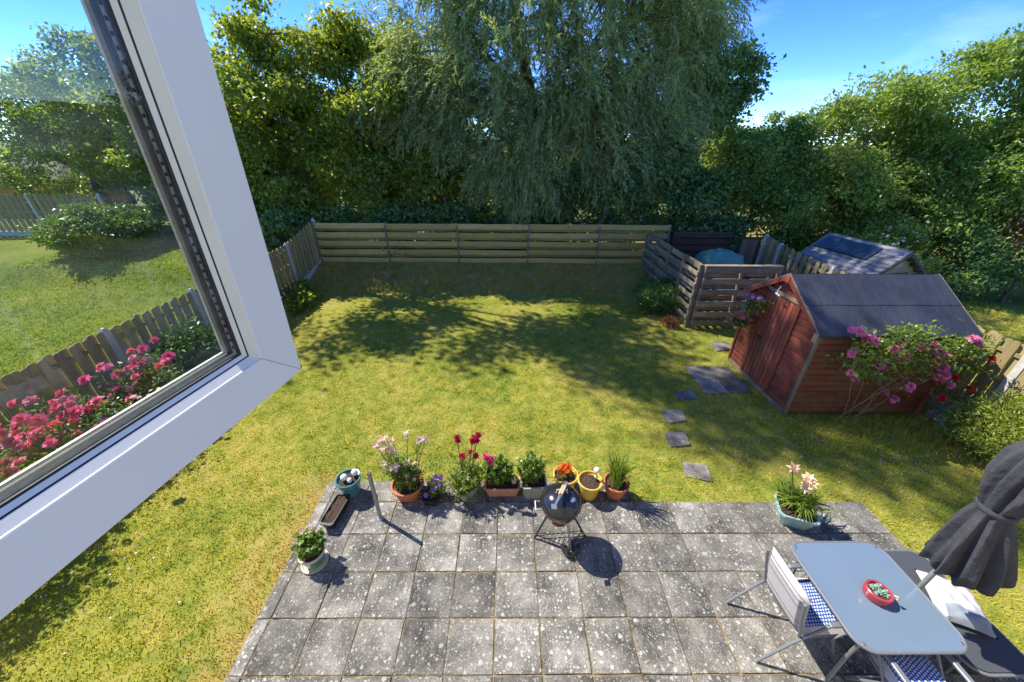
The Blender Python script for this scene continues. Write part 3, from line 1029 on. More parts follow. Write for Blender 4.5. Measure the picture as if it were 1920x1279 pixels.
    for w in (-0.0205, -0.0345):
        mb = MB()
        g = 0.010
        c4 = [(I['bl'][0] + g, I['bl'][1] + g), (I['br'][0] - g, I['br'][1] + g), (I['tr'][0] - g, I['tr'][1] - g), (I['tl'][0] + g, I['tl'][1] - g)]
        mb.add([P(*c, w) for c in c4], [(0, 1, 2, 3)])
        mb.build('glass_pane', M['glass'], root)
    # dark corner cap and the grime line under the rail
    mb = MB()
    c = P(U1 + 0.001, V0 + 0.004, -0.010)
    mb.sphere((c.x, c.y, c.z), 0.006, 8, 5)
    mb.build('corner_cap', M['gasket'], root, smooth=True)
    mb = MB()
    a, b = P(U1 - 0.004, V0 - 0.0016, -0.02), P(U0 + 0.01, V0 - 0.0016, -0.02)
    mb.tube([a, b], 0.0032, 6)
    mb.build('weather_seal', M['gasket'], root)
sash()

# ------------------------------------------------------------------ house wall the window belongs to
M['render'] = simple('cream_render', (0.66, 0.60, 0.50), 0.9, 0.08, 9.0, bmp=0.3)
hs_ = empty('house', (2.4, -3.62, 0))
tag(hs_, 'cream rendered rear wall of the house whose upstairs window is open', 'house')
for (x0, x1, z0, z1) in ((-6.2, -0.62, -0.1, 5.6), (0.95, 6.6, -0.1, 5.6), (-0.62, 0.95, -0.1, 3.70), (-0.62, 0.95, 4.92, 5.6)):
    mb = MB(); mb.box(x0 + 0.0005, x1 - 0.0005, -0.28, 0.0, z0, z1); mb.build('wall', M['render'], hs_)
for (x0, x1, z0, z1) in ((-0.62, -0.55, 3.70, 4.92), (0.88, 0.95, 3.70, 4.92), (-0.549, 0.879, 3.70, 3.77), (-0.549, 0.879, 4.85, 4.92)):
    mb = MB(); mb.box(x0 + 0.001, x1 - 0.001, -0.14, -0.06, z0 + 0.001, z1 - 0.001); mb.build('window_frame', M['upvc'], hs_)

# ------------------------------------------------------------------ fences
def board_mesh(L, h, t, mat, wob=0.004):
    """Horizontal board along X, centred, slightly uneven; 6 segments long."""
    mb = MB()
    n = 5
    v, f = [], []
    for i in range(n + 1):
        x = -L / 2 + L * i / n
        dz = random.gauss(0, wob)
        for (y, z) in ((-t / 2, -h / 2), (t / 2, -h / 2), (t / 2, h / 2), (-t / 2, h / 2)):
            v.append((x, y + random.gauss(0, 0.0015), z + dz))
    for i in range(n):
        for k in range(4):
            k2 = (k + 1) % 4
            f.append((i * 4 + k, (i + 1) * 4 + k, (i + 1) * 4 + k2, i * 4 + k2))
    f += [(0, 1, 2, 3), (n * 4 + 3, n * 4 + 2, n * 4 + 1, n * 4)]
    mb.add(v, f)
    return mb.mesh('board', mat)

def horizontal_fence(name, label, p0, p1, z0, z1, bays, rows, mat, post_mat, board_h, lead_front=True, back=True, post_top=0.02, zfun=None, cap=False, post_front=False, back_mat=None, back_h=None):
    p0, p1 = Vector((p0[0], p0[1], 0)), Vector((p1[0], p1[1], 0))
    dv = p1 - p0
    Lg = dv.length
    a = math.atan2(dv.y, dv.x)
    root = empty(name, (p0.x, p0.y, z0), a)
    tag(root, label, 'fence')
    bay = Lg / bays
    pitch = (z1 - z0 - board_h) / (rows - 1)
    meshes = [board_mesh(bay - 0.006, board_h, 0.022, mat) for _ in range(4)]
    bmeshes = [board_mesh(bay - 0.006, back_h or board_h, 0.022, back_mat or mat) for _ in range(4)]
    for i in range(bays + 1):
        mb = MB()
        mb.box(-0.04, 0.04, -0.038, 0.038, -0.35, z1 - z0 + post_top, 0.006)
        mb.build('post', post_mat, root, loc=(min(max(i * bay, 0.04), Lg - 0.04), 0.0, 0))
        if post_front:
            mb = MB()
            mb.box(-0.022, 0.022, -0.012, 0.012, 0.0, z1 - z0 - 0.04, 0.003)
            mb.build('batten', post_mat, root, loc=(min(max(i * bay, 0.03), Lg - 0.03), -0.075, 0.0))
    for r in range(rows):
        for i in range(bays):
            z = board_h / 2 + r * pitch
            inst('board', random.choice(meshes), root, (i * bay + bay / 2, -0.051, z + random.gauss(0, 0.006)), (random.gauss(0, 0.02), random.gauss(0, 0.004), 0))
            if back and r < rows - 1:
                inst('board', random.choice(bmeshes), root, (i * bay + bay / 2, 0.051, z + pitch / 2 + random.gauss(0, 0.006)), (random.gauss(0, 0.02), random.gauss(0, 0.004), 0))
    if cap:
        mb = MB()
        mb.box(0, Lg, -0.065, 0.065, z1 - z0 + 0.012, z1 - z0 + 0.04, 0.004)
        mb.build('top_rail', mat, root)
    return root

horizontal_fence('board_fence', 'long fence of yellowish horizontal boards on the bank at the end of the lawn', (-3.98, 9.02), (7.67, 9.02), 0.56, 1.84, 5, 5, M['fence_front'], M['old_z'], 0.165, post_front=True, back_mat=M['fence_back_lit'], back_h=0.085)
horizontal_fence('slatted_screen', 'weathered grey board screen running from the back fence to the tank corner', (7.02, 5.30), (6.92, 8.94), 0.02, 1.62, 4, 6, M['old_y'], M['old_z'], 0.15, back=True, back_h=0.10)
horizontal_fence('slatted_screen', 'weathered grey slatted screen across the front of the green tank', (7.09, 5.28), (8.96, 5.28), 0.03, 1.60, 2, 6, M['old_x'], M['old_z'], 0.145, back=True, back_h=0.10, cap=True)
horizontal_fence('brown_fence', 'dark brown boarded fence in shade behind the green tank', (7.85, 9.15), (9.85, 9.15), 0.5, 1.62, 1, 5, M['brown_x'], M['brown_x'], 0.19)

def pale_mesh(h, w, t, mat):
    mb = MB()
    pts = [(-w / 2, 0), (w / 2, 0)]
    for k in range(7):
        a = math.pi * k / 6
        pts.append((w / 2 * math.cos(a), h - w * 0.32 + w * 0.32 * math.sin(a)))
    mb.prism(pts, 'Y', -t / 2, t / 2)
    return mb.mesh('pale', mat)

def pale_fence(name, label, stations, side, h, n_pale, gravel=0.22, zbase=None):
    """stations: list of (x, y, z) post feet. Pales face +side of the run."""
    root = empty(name, stations[0])
    tag(root, label, 'fence')
    o0 = Vector(stations[0])
    pm = [pale_mesh(h - gravel - 0.02 + d, 0.118, 0.016, M['pale_z']) for d in (-0.01, 0, 0.012)]
    for i, s in enumerate(stations):
        mb = MB()
        mb.prism([(-0.05, -0.05), (0.05, -0.05), (0.05, 0.05), (-0.05, 0.05)], 'Z', -0.4, h - 0.03)
        b = len(mb.v)
        mb.add([(-0.05, -0.05, h - 0.03), (0.05, -0.05, h - 0.03), (0.05, 0.05, h - 0.03), (-0.05, 0.05, h - 0.03), (-0.02, -0.02, h + 0.03), (0.02, -0.02, h + 0.03), (0.02, 0.02, h + 0.03), (-0.02, 0.02, h + 0.03)],
               [(0, 1, 5, 4), (1, 2, 6, 5), (2, 3, 7, 6), (3, 0, 4, 7), (4, 5, 6, 7)])
        mb.build('concrete_post', M['concrete'], root, loc=Vector(s) - o0)
        if i == len(stations) - 1: break
        e = Vector(stations[i + 1])
        s = Vector(s)
        dv = e - s
        L = Vector((dv.x, dv.y, 0)).length
        a = math.atan2(dv.y, dv.x)
        ca, sa = math.cos(a), math.sin(a)
        slope = math.atan2(dv.z, L)
        def W(u, off, z):
            return s - o0 + Vector((ca * u - sa * off, sa * u + ca * off, z + dv.z * u / L))
        mb = MB()
        mb.box(0.052, L - 0.052, -0.022, 0.022, -0.1, gravel, 0.004)
        mb.build('gravel_board', M['concrete'], root, loc=s - o0, rot=(0, -slope, a))
        for zr in (gravel + 0.14, gravel + (h - gravel) * 0.52, h - 0.20):
            mb = MB()
            mb.box(0.053, L - 0.053, -0.016, 0.016, zr - 0.03, zr + 0.03)
            mb.build('rail', M['pale_z'], root, loc=s - o0, rot=(0, -slope, a))
        pit_ = (L - 0.11) / n_pale
        for k in range(n_pale):
            u = 0.055 + pit_ * (k + 0.5)
            off = side * (0.026 if k % 2 == 0 else -0.026)
            inst('pale', random.choice(pm), root, W(u, off, gravel + 0.012), (0, random.gauss(0, 0.006), a))
    return root

left_st = [(-3.98, 9.06, 0.46), (-4.2, 7.58, 0.03), (-4.2, 5.76, -0.02), (-4.22, 3.94, -0.02), (-4.25, 2.12, -0.02), (-4.3, 0.30, -0.02), (-4.35, -1.52, -0.02), (-4.4, -3.3, -0.02)]
pale_fence('pale_fence', 'left garden fence of upright round-topped pales between concrete posts', left_st, 1, 1.48, 17)
right_st = [(10.22, 7.98, 0.16), (10.2, 7.22, 0.08), (10.2, 5.26, 0.0), (10.2, 3.32, -0.02), (10.2, 1.40, -0.02), (10.2, -0.5, -0.02), (10.2, -2.3, -0.02)]
pale_fence('pale_fence', 'right garden fence of upright round-topped pales behind the red shed', right_st, -1, 1.60, 16)

# wooden panel closing the end of the right fence
pn = empty('wooden_panel', (9.55, 8.15, 0.2))
tag(pn, 'brown framed wooden gate panel beside the green tank', 'gate')
mb = MB()
for k in range(6):
    b = MB(); b.box(-0.052, 0.052, -0.012, 0.012, 0.03, 1.42)
    b.build('board', M['old_z'], pn, loc=(0.06 + k * 0.107, 0, 0))
for (x0, x1, z0, z1) in ((-0.02, 0.63, 1.40, 1.47), (-0.02, 0.63, 0.0, 0.07), (-0.03, 0.03, 0.071, 1.399), (0.585, 0.64, 0.071, 1.399)):
    b = MB(); b.box(x0, x1, -0.05, -0.0125, z0, z1)
    b.build('frame', M['brown_x'], pn)

# ------------------------------------------------------------------ oil tank
tk = empty('oil_tank', (8.3, 6.85, 0.0))
tag(tk, 'green plastic oil tank behind the slatted screen', 'tank')
mb = MB()
def roundrect(a, i, z):
    e = 4.0
    return (abs(math.cos(a)) ** e + abs(math.sin(a)) ** e) ** (-1 / e) * (1 + 0.012 * math.cos(a * 10))
mb.lathe([(0.50, 0.12), (0.55, 0.2), (0.56, 0.7), (0.55, 1.16), (0.52, 1.32), (0.42, 1.48), (0.24, 1.58), (0.08, 1.60)], 40, sx=1.12, sy=0.82, mod=roundrect)
mb.build('tank_shell', M['oil_tank'], tk, smooth=True)
mb = MB(); mb.lathe([(0.17, 1.26), (0.18, 1.40), (0.16, 1.50), (0.10, 1.52)], 20, c=(0.36, -0.18, 0))
mb.build('filler_cap', M['oil_tank'], tk, smooth=True)
mb = MB(); mb.lathe([(0.07, 1.58), (0.075, 1.63), (0.05, 1.65)], 14, c=(-0.06, 0, 0))
mb.build('vent', M['oil_tank'], tk, smooth=True)
mb = MB(); mb.box(-0.62, 0.62, -0.45, 0.45, -0.05, 0.12, 0.01)
mb.build('base_slab', M['concrete'], tk)
mb = MB(); mb.tube([(0.36 + 0.13 * math.cos(t), -0.36, 1.2 + 0.12 * math.sin(t)) for t in np.linspace(0, math.pi, 9)], 0.022, 8)
mb.build('handle', M['oil_tank'], tk, smooth=True)

# ------------------------------------------------------------------ red garden shed
def lap_board(L, h, mat, axis, t=0.024):
    """Shiplap board: profile tilts out at its lower edge. Runs along axis."""
    mb = MB()
    prof = [(0.0, 0.0), (-t, 0.0), (-t * 0.9, h * 0.74), (-t * 0.2, h * 0.86), (-t * 0.2, h), (0.0, h)]   # (outwards negative, z)
    if axis == 'X':
        mb.prism([(p[0], p[1]) for p in prof], 'X', 0, L)
    else:
        v = [(p[0], 0, p[1]) for p in prof] + [(p[0], L, p[1]) for p in prof]
        n = len(prof)
        f = [tuple(range(n)), tuple(range(2 * n - 1, n - 1, -1))] + [(j, i, n + i, n + j) for i in range(n) for j in [(i + 1) % n]]
        mb.add(v, f)
    return mb.mesh('board', mat)

SX0, SX1, SY0, SY1 = 7.27, 9.63, 1.80, 3.66
EZ, RZ, RY = 1.66, 2.24, 2.73
sh = empty('garden_shed', (SX0, SY0, 0))
tag(sh, 'red-brown timber garden shed with dark felt roof and climbing roses', 'shed')
def sp(x, y, z): return (x - SX0, y - SY0, z)
core = MB()
core.prism([(SY0 + 0.03, 0.03), (SY1 - 0.03, 0.03), (SY1 - 0.03, EZ - 0.03), (RY, RZ - 0.05), (SY0 + 0.03, EZ - 0.03)], 'X', SX0 + 0.03, SX1 - 0.03)
core.v = [(a - SX0, b - SY0, c) for (a, b, c) in core.v]
core.build('wall', M['red_x'], sh)
nb = 14
bh = (EZ - 0.05) / nb
mx_ = lap_board(SX1 - SX0 - 0.07, bh - 0.002, M['red_x'], 'X')
for k in range(nb):
    inst('board', mx_, sh, sp(SX0 + 0.035, SY0 + 0.028, 0.04 + k * bh), (0, 0, 0))
# front (facing the lawn, -X): boards either side of the door and in the gable
D0, D1, DZ = 2.40, 3.12, 1.84
for (ya, yb) in ((SY0 + 0.04, D0 - 0.01), (D1 + 0.01, SY1 - 0.04)):
    for k in range(15):
        z = 0.05 + k * bh
        # the sloping verge cuts the boards: shorten those above the eave
        a_, b_ = ya, yb
        if z + bh > EZ - 0.02:
            if ya < RY and yb < RY: a_ = max(ya, SY0 + (z + bh - EZ) / (RZ - EZ) * (RY - SY0))
            else: b_ = min(yb, SY1 - (z + bh - EZ) / (RZ - EZ) * (SY1 - RY))
        if b_ - a_ < 0.05: continue
        inst('board', lap_board(b_ - a_, bh - 0.002, M['red_y'], 'Y'), sh, sp(SX0 + 0.028, a_, z))
for k in range(3):
    z = 1.88 + k * 0.115
    w = (RZ - z - 0.12) / (RZ - EZ) * (RY - SY0)
    if w > 0.05:
        inst('board', lap_board(2 * w, 0.113, M['red_y'], 'Y'), sh, sp(SX0 + 0.028, RY - w, z))
nd_ = 7
dw = (D1 - D0) / nd_
door = empty('door')
door.parent = sh
for k in range(nd_):
    mb = MB(); mb.box(-0.016, 0.0, 0.006, dw - 0.006, 0.0, DZ - 0.08, 0.004)
    mb.build('door_board', M['red_z'], door, loc=sp(SX0 + 0.004, D0 + k * dw, 0.07))
for (y0, y1, z0, z1) in ((D0 - 0.06, D0 - 0.002, 0.05, DZ + 0.06), (D1 + 0.002, D1 + 0.06, 0.05, DZ + 0.06), (D0 - 0.12, D1 + 0.12, DZ - 0.005, DZ + 0.055)):
    mb = MB(); mb.box(-0.026, 0.004, y0 - SY0, y1 - SY0, z0, z1, 0.003)
    if z0 > 1: mb.v = [(p[0] - 0.008, p[1], p[2]) for p in mb.v]
    mb.build('door_frame', M['red_z'] if z0 < 1 else M['old_y'], door)
mb = MB(); mb.box(-0.036, -0.011, 2.95 - SY0, 3.06 - SY0, 0.90, 0.94); mb.tube([(-0.04, 3.0 - SY0, 0.90), (-0.05, 3.0 - SY0, 0.86), (-0.04, 3.03 - SY0, 0.84)], 0.010, 6)
mb.build('latch', M['blackmetal'], door)
for (x, y) in ((SX0, SY0), (SX0, SY1), (SX1, SY0), (SX1, SY1)):
    mb = MB(); mb.box(-0.022, 0.026, -0.022, 0.026, 0.0, EZ - 0.02, 0.004)
    mb.build('corner_strip', M['old_z'] if (x, y) == (SX0, SY0) else M['red_z'], sh, loc=sp(x, y, 0.0))
mb = MB(); mb.box(-0.020, 0.02, 0.03, SY1 - SY0 - 0.03, -0.02, 0.05); mb.build('floor_bearer', M['old_y'], sh)
# roof: two slopes, each of two overlapping felt strips on boarding
ov = 0.09
def slope_strip(name, ya, za, yb, zb, mat, th, lift, xa=SX0 - 0.09, xb=SX1 + 0.07):
    mb = MB()
    n = Vector((0, -(zb - za), (yb - ya))).normalized()
    if n.z < 0: n = -n
    a, b = Vector((0, ya, za)) + n * lift, Vector((0, yb, zb)) + n * lift
    N = 14
    v, f = [], []
    for i in range(N + 1):
        x = xa + (xb - xa) * i / N
        wob = 0.004 * math.sin(i * 1.7 + lift * 900)
        for p in (a, b, b - n * th, a - n * th):
            v.append((x - SX0, p.y - SY0, p.z + wob))
    for i in range(N):
        for k in range(4):
            k2 = (k + 1) % 4
            f.append((i * 4 + k, (i + 1) * 4 + k, (i + 1) * 4 + k2, i * 4 + k2))
    f += [(0, 1, 2, 3), (N * 4 + 3, N * 4 + 2, N * 4 + 1, N * 4)]
    mb.add(v, f)
    return mb.build(name, mat, roof)
roof = empty('roof'); roof.parent = sh
sl = (RZ - EZ) / (RY - SY0)
for (ye, s) in ((SY0 - ov, 1), (SY1 + ov, -1)):
    ze = EZ - ov * sl + 0.01
    ym, zm = ye + (RY - ye) * 0.52, ze + (RZ + 0.01 - ze) * 0.52
    slope_strip('roof_board', ye, ze, RY, RZ + 0.01, M['red_x'], 0.014, 0.012)
    slope_strip('felt', ye - s * 0.008, ze - 0.004, ym, zm, M['felt'], 0.004, 0.018, SX0 - 0.1, SX1 + 0.08)
    slope_strip('felt', ym - s * 0.05, zm - 0.05 * sl, RY, RZ + 0.012, M['felt'], 0.004, 0.0245, SX0 - 0.1, SX1 + 0.08)
    slope_strip('felt_edge', ye - s * 0.012, ze - 0.03, ye - s * 0.009, ze + 0.012, M['felt'], 0.003, 0.0, SX0 - 0.1, SX1 + 0.08)
for x in (SX0 - 0.105, SX1 + 0.082):
    for (ye, s) in ((SY0 - ov, 1), (SY1 + ov, -1)):
        ze = EZ - ov * sl
        mb = MB()
        yr = RY - s * 0.001
        mb.prism([(ye - SY0, ze - 0.085), (yr - SY0, RZ - 0.075), (yr - SY0, RZ + 0.022), (ye - SY0, ze + 0.012)], 'X', x - SX0 - 0.012, x - SX0 + 0.008)
        mb.build('bargeboard', M['red_y'], roof)
        mb = MB()
        mb.prism([(ye - SY0, ze + 0.013), (yr - SY0, RZ + 0.0235), (yr - SY0, RZ + 0.038), (ye - SY0, ze + 0.028)], 'X', x - SX0 - 0.014, x - SX0 + 0.022)
        mb.build('verge_strip', M['old_y'], roof)
mb = MB(); mb.box(-0.131, -0.118, RY - SY0 - 0.06, RY - SY0 + 0.06, RZ - 0.12, RZ - 0.0); mb.build('finial_block', M['red_z'], roof)
mb = MB(); mb.box(-0.131, -0.118, -ov - 0.02, -ov + 0.07, EZ - 0.17, EZ - 0.03); mb.build('finial_block', M['old_z'], roof)

# white hook with string at the gable
hk = empty('rope_hook', (SX0 - 0.12, 2.80, 1.88))
tag(hk, 'white hook and cord hanging under the shed gable', 'hook')
mb = MB(); mb.tube([(0, 0, 0.14), (-0.01, 0.03, 0.06), (-0.03, 0.0, 0.0), (-0.02, -0.07, -0.03)], 0.009, 6)
mb.tube([(-0.03, 0.03, 0.0), (-0.035, -0.09, -0.005)], 0.013, 6); mb.build('hook', M['white'], hk, smooth=True)

# ------------------------------------------------------------------ flowers and plants
def bloom_mesh(name, r, mat, petals=7, layers=2, cup=0.5, Lf=1.0, Wf=0.75):
    V = []
    for l in range(layers):
        n = petals - l
        a = np.arange(n) * 2 * math.pi / n + l * 0.5 + rng.random(n) * 0.25
        el = cup * (0.4 + 0.8 * l) + rng.normal(size=n) * 0.12
        ax = np.stack([np.cos(a) * np.cos(el), np.sin(a) * np.cos(el), np.sin(el)], 1)
        nor = np.stack([-np.cos(a) * np.sin(el), -np.sin(a) * np.sin(el), np.cos(el)], 1)
        V.append(leaf_verts(np.zeros((n, 3)) + np.array([0, 0, l * r * 0.12]), ax, r * Lf * (1 - 0.22 * l), r * Wf * (1 - 0.1 * l), nor))
    v = np.concatenate(V)
    n = len(v) // 4
    o = quads_object(name, v, rng.random(n), mat)
    me = o.data
    bpy.data.objects.remove(o)
    return me

B = {
    'rose': [bloom_mesh('bloom', 0.075, M['rose_pink'], 9, 3, 0.45, 1, 1.0) for _ in range(3)],
    'redrose': [bloom_mesh('bloom', 0.085, M['rose_red'], 9, 3, 0.45, 1, 1.0) for _ in range(2)],
    'magenta': [bloom_mesh('bloom', 0.085, M['magenta'], 9, 3, 0.5, 1, 1.0) for _ in range(3)],
    'palepink': [bloom_mesh('bloom', 0.058, M['palepink'], 6, 2, 0.55, 1, 0.5) for _ in range(3)],
    'crimson': [bloom_mesh('bloom', 0.045, M['crimson'], 7, 3, 0.6, 1, 0.9) for _ in range(2)],
    'purple': [bloom_mesh('bloom', 0.038, M['purple'], 6, 1, 0.4, 1, 1.0) for _ in range(2)],
    'orange': [bloom_mesh('bloom', 0.034, M['orangered'], 8, 2, 0.4, 1, 0.8) for _ in range(2)],
    'peach': [bloom_mesh('bloom', 0.10, M['peach'], 6, 2, 0.5, 1, 0.42) for _ in range(2)],
    'pinkger': [bloom_mesh('bloom', 0.055, M['magenta'], 8, 3, 0.6, 1, 0.8) for _ in range(2)],
    'white': [bloom_mesh('bloom', 0.05, M['whitepetal'], 6, 2, 0.5, 1, 0.8) for _ in range(2)],
}
CAMV = Vector((2.382, -3.231, 4.221))

def bloom(parent, kind, p, origin, tilt=0.7, s=1.0):
    """A flower facing mostly up and outwards from its plant."""
    d = Vector((random.gauss(0, 0.5), -0.55 + random.gauss(0, 0.35), 0.9)).normalized()
    q = d.to_track_quat('Z', 'Y') @ Matrix.Rotation(random.random() * 6.28, 3, 'Z').to_quaternion()
    o = inst('bloom', random.choice(B[kind]), parent, Vector(p) - Vector(origin), q.to_euler(), (s,) * 3)
    return o

def foliage(parent, origin, c, r, n_stem, leaves, L, W, mat, mean=0.5, up_=0.6, stem_r=0.003, name='foliage', base=None, thin=False, curve=0.35):
    """Stems fanning from base into an ellipsoid (c, r), leaves along the upper two thirds."""
    base = np.array(base if base is not None else (c[0], c[1], c[2] - r[2]))
    V, S = [], []
    mb = MB()
    for k in range(n_stem):
        d = rng.normal(size=3); d /= np.linalg.norm(d)
        d[2] = abs(d[2]) * 0.9 + 0.05 if up_ > 0.3 else d[2]
        tip = np.array(c) + d * np.array(r) * rng.uniform(0.55, 1.05)
        st = base + np.array([rng.normal() * r[0] * 0.3, rng.normal() * r[1] * 0.3, 0])
        mid = (st + tip) / 2 + np.array([0, 0, curve * np.linalg.norm(tip - st) * 0.4])
        t = np.linspace(0, 1, 6)[:, None]
        path = (1 - t) ** 2 * st + 2 * t * (1 - t) * mid + t ** 2 * tip
        mb.tube([Vector(p - np.array(origin)) for p in path], [stem_r * (1.2 - 0.12 * i) for i in range(6)], 4, cap=False)
        tt = rng.uniform(0.25, 1.0, leaves)[:, None]
        p = (1 - tt) ** 2 * st + 2 * tt * (1 - tt) * mid + tt ** 2 * tip
        tan = unit(2 * (1 - tt) * (mid - st) + 2 * tt * (tip - mid))
        ax = tan * 0.5 + rng.normal(size=(leaves, 3)) * 0.75
        ax[:, 2] *= 0.75
        nor = rng.normal(size=(leaves, 3)) * 0.5 + np.array([0, 0, 1.0])
        sc = rng.uniform(0.6, 1.15, leaves)
        V.append(leaf_verts(p - np.array(origin), ax, L * sc, W * sc, nor))
        S.append(np.full(leaves, mean + rng.normal() * 0.15) + rng.normal(size=leaves) * 0.15)
    o = quads_object(name, np.concatenate(V), np.concatenate(S), mat, parent)
    mb.build('stems', M['stem'], parent)
    return o

def strap_leaves(parent, origin, base, n, Lr, width, spread, mat, mean=0.5, name='foliage', arch=0.6):
    """Long arching blades (iris, day lily) as three-segment ribbons."""
    V, S = [], []
    for k in range(n):
        a = rng.random() * 6.283
        L = rng.uniform(*Lr)
        out = spread * rng.uniform(0.15, 1.0)
        p0 = np.array(base) + np.array([rng.normal() * 0.04, rng.normal() * 0.04, 0]) - np.array(origin)
        h = np.array([math.cos(a), math.sin(a), 0])
        side = np.array([-math.sin(a), math.cos(a), 0]) * width * rng.uniform(0.7, 1.2)
        pts = []
        for t in (0, 0.35, 0.7, 1.0):
            pts.append(p0 + h * L * out * t ** 1.5 + np.array([0, 0, 1]) * L * (t - arch * out * t ** 2.4))
        ws = (0.8, 1.0, 0.75, 0.05)
        for i in range(3):
            V.append(np.array([pts[i] - side * ws[i], pts[i] + side * ws[i], pts[i + 1] + side * ws[i + 1], pts[i + 1] - side * ws[i + 1]]))
            S.append(mean + rng.normal() * 0.2)
    return quads_object(name, np.concatenate(V), np.array(S), mat, parent)

def stalk(parent, origin, a, b, r=0.004, mat=None):
    mb = MB()
    mb.tube([Vector(p) - Vector(origin) for p in bez(a, b, 0.02, 4, 0.006)], r, 5, cap=False)
    return mb.build('stalk', mat or M['stem'], parent)

def round_pot(name, label, x, y, r0, r1, h, mat, rim=None, flutes=0, sx=1.0, soil_d=0.04, rim_h=0.035, group='pots along the patio edge', cat='plant pot', bands=False):
    root = empty(name, (x, y, 0.0))
    tag(root, label, cat, group)
    mod = (lambda a, i, z: 1 + (0.028 * math.cos(a * flutes) if i in (1, 2, 3) else 0)) if flutes else None
    prof = [(r0 * 0.96, 0.0), (r0, 0.01), (r0 + (r1 - r0) * 0.45, h * 0.45), (r0 + (r1 - r0) * 0.85, h - rim_h - 0.002)]
    if bands:
        prof = [(r0 * 0.96, 0.0), (r0, 0.01)]
        for t in (0.2, 0.3, 0.33, 0.36, 0.55, 0.7, 0.73, 0.76):
            prof.append((r0 + (r1 - r0) * t * 0.95 + (0.006 if t in (0.33, 0.73) else 0), h * t))
        prof.append((r0 + (r1 - r0) * 0.85, h - rim_h - 0.002))
    mb = MB()
    mb.lathe(prof, 72 if flutes else 32, sx=sx, mod=mod)
    mb.build('pot_body', mat, root, smooth=not flutes)
    mb = MB()
    mb.lathe([(r1 * 0.93, h - rim_h), (r1 * 1.03, h - rim_h + 0.004), (r1 * 1.04, h - 0.005), (r1 * 1.0, h), (r1 * 0.92, h - 0.003), (r1 * 0.89, h - soil_d - 0.01)], 40, sx=sx, cap=False)
    mb.build('rim', rim or mat, root, smooth=True)
    mb = MB()
    mb.lathe([(r1 * 0.90, h - soil_d), (r1 * 0.5, h - soil_d + 0.012), (0.002, h - soil_d + 0.018)], 24, sx=sx)
    mb.build('soil', M['soil'], root, smooth=True)
    return root

def box_pot(name, label, x, y, w0, d0, w1, d1, h, mat, rz=0.0, rim=0.02, soil_d=0.03, group='pots along the patio edge', soil=True, cat='plant pot'):
    root = empty(name, (x, y, 0.0), rz)
    tag(root, label, cat, group)
    def rect(w, d, z, c=0.12):
        e = min(w, d) * c
        return [(-w / 2 + e, -d / 2, z), (w / 2 - e, -d / 2, z), (w / 2, -d / 2 + e, z), (w / 2, d / 2 - e, z), (w / 2 - e, d / 2, z), (-w / 2 + e, d / 2, z), (-w / 2, d / 2 - e, z), (-w / 2, -d / 2 + e, z)]
    rows = [rect(w0, d0, 0), rect(w1 * 0.97, d1 * 0.97, h - rim), rect(w1 * 1.03, d1 * 1.03, h - rim + 0.003), rect(w1 * 1.03, d1 * 1.03, h), rect(w1 * 0.93, d1 * 0.9, h), rect(w1 * 0.88, d1 * 0.84, h - soil_d - 0.03)]
    mb = MB()
    v = [p for r in rows for p in r]
    f = [tuple(range(7, -1, -1))]
    for i in range(len(rows) - 1):
        for k in range(8):
            k2 = (k + 1) % 8
            f.append((i * 8 + k, i * 8 + k2, i * 8 + 8 + k2, i * 8 + 8 + k))
    mb.add(v, f)
    mb.build('pot_body', mat, root)
    mb = MB()
    n = 8
    sv, sf = [], []
    for i in range(n + 1):
        for j in range(n + 1):
            sv.append(((i / n - 0.5) * w1 * 0.90, (j / n - 0.5) * d1 * 0.86, h - soil_d + random.gauss(0, 0.006)))
    for i in range(n):
        for j in range(n):
            sf.append((i * (n + 1) + j, (i + 1) * (n + 1) + j, (i + 1) * (n + 1) + j + 1, i * (n + 1) + j + 1))
    mb.add(sv, sf)
    mb.build('soil', M['soil'], root, smooth=True)
    return root

# --- pots, left to right
p = round_pot('plant_pot', 'teal glazed pot holding white globes at the far left corner of the patio', 0.26, 0.14, 0.10, 0.155, 0.30, M['teal'], bands=True)
for (x, y, z, r) in ((0.33, 0.20, 0.335, 0.043), (0.22, 0.12, 0.33, 0.046), (0.295, 0.10, 0.30, 0.034)):
    mb = MB(); mb.sphere((x - 0.26, y - 0.14, z), r); g = mb.build('globe', M['whiteball'], p, smooth=True)
p = box_pot('window_trough', 'black plastic trough of bare soil on the left patio edge', 0.19, -0.19, 0.13, 0.38, 0.175, 0.45, 0.13, M['blackplastic'], R(-7), 0.02, 0.02, cat='trough')
p = round_pot('plant_pot', 'green glazed pot with cream rim and geranium, nearest on the left edge', 0.19, -0.79, 0.09, 0.135, 0.21, M['green_glaze'], M['pot_cream'])
mb = MB(); mb.lathe([(0.115, 0.001), (0.14, 0.012), (0.145, 0.028), (0.132, 0.028), (0.12, 0.014)], 32); mb.build('saucer', M['pot_cream'], p, smooth=True)
foliage(p, (0.19, -0.79, 0), (0.17, -0.76, 0.27), (0.18, 0.165, 0.17), 60, 16, 0.06, 0.054, G_POT, 0.45)
for q in ((0.10, -0.70, 0.42), (0.20, -0.66, 0.42), (0.06, -0.80, 0.36)):
    bloom(p, 'palepink', q, (0.19, -0.79, 0), s=0.8)

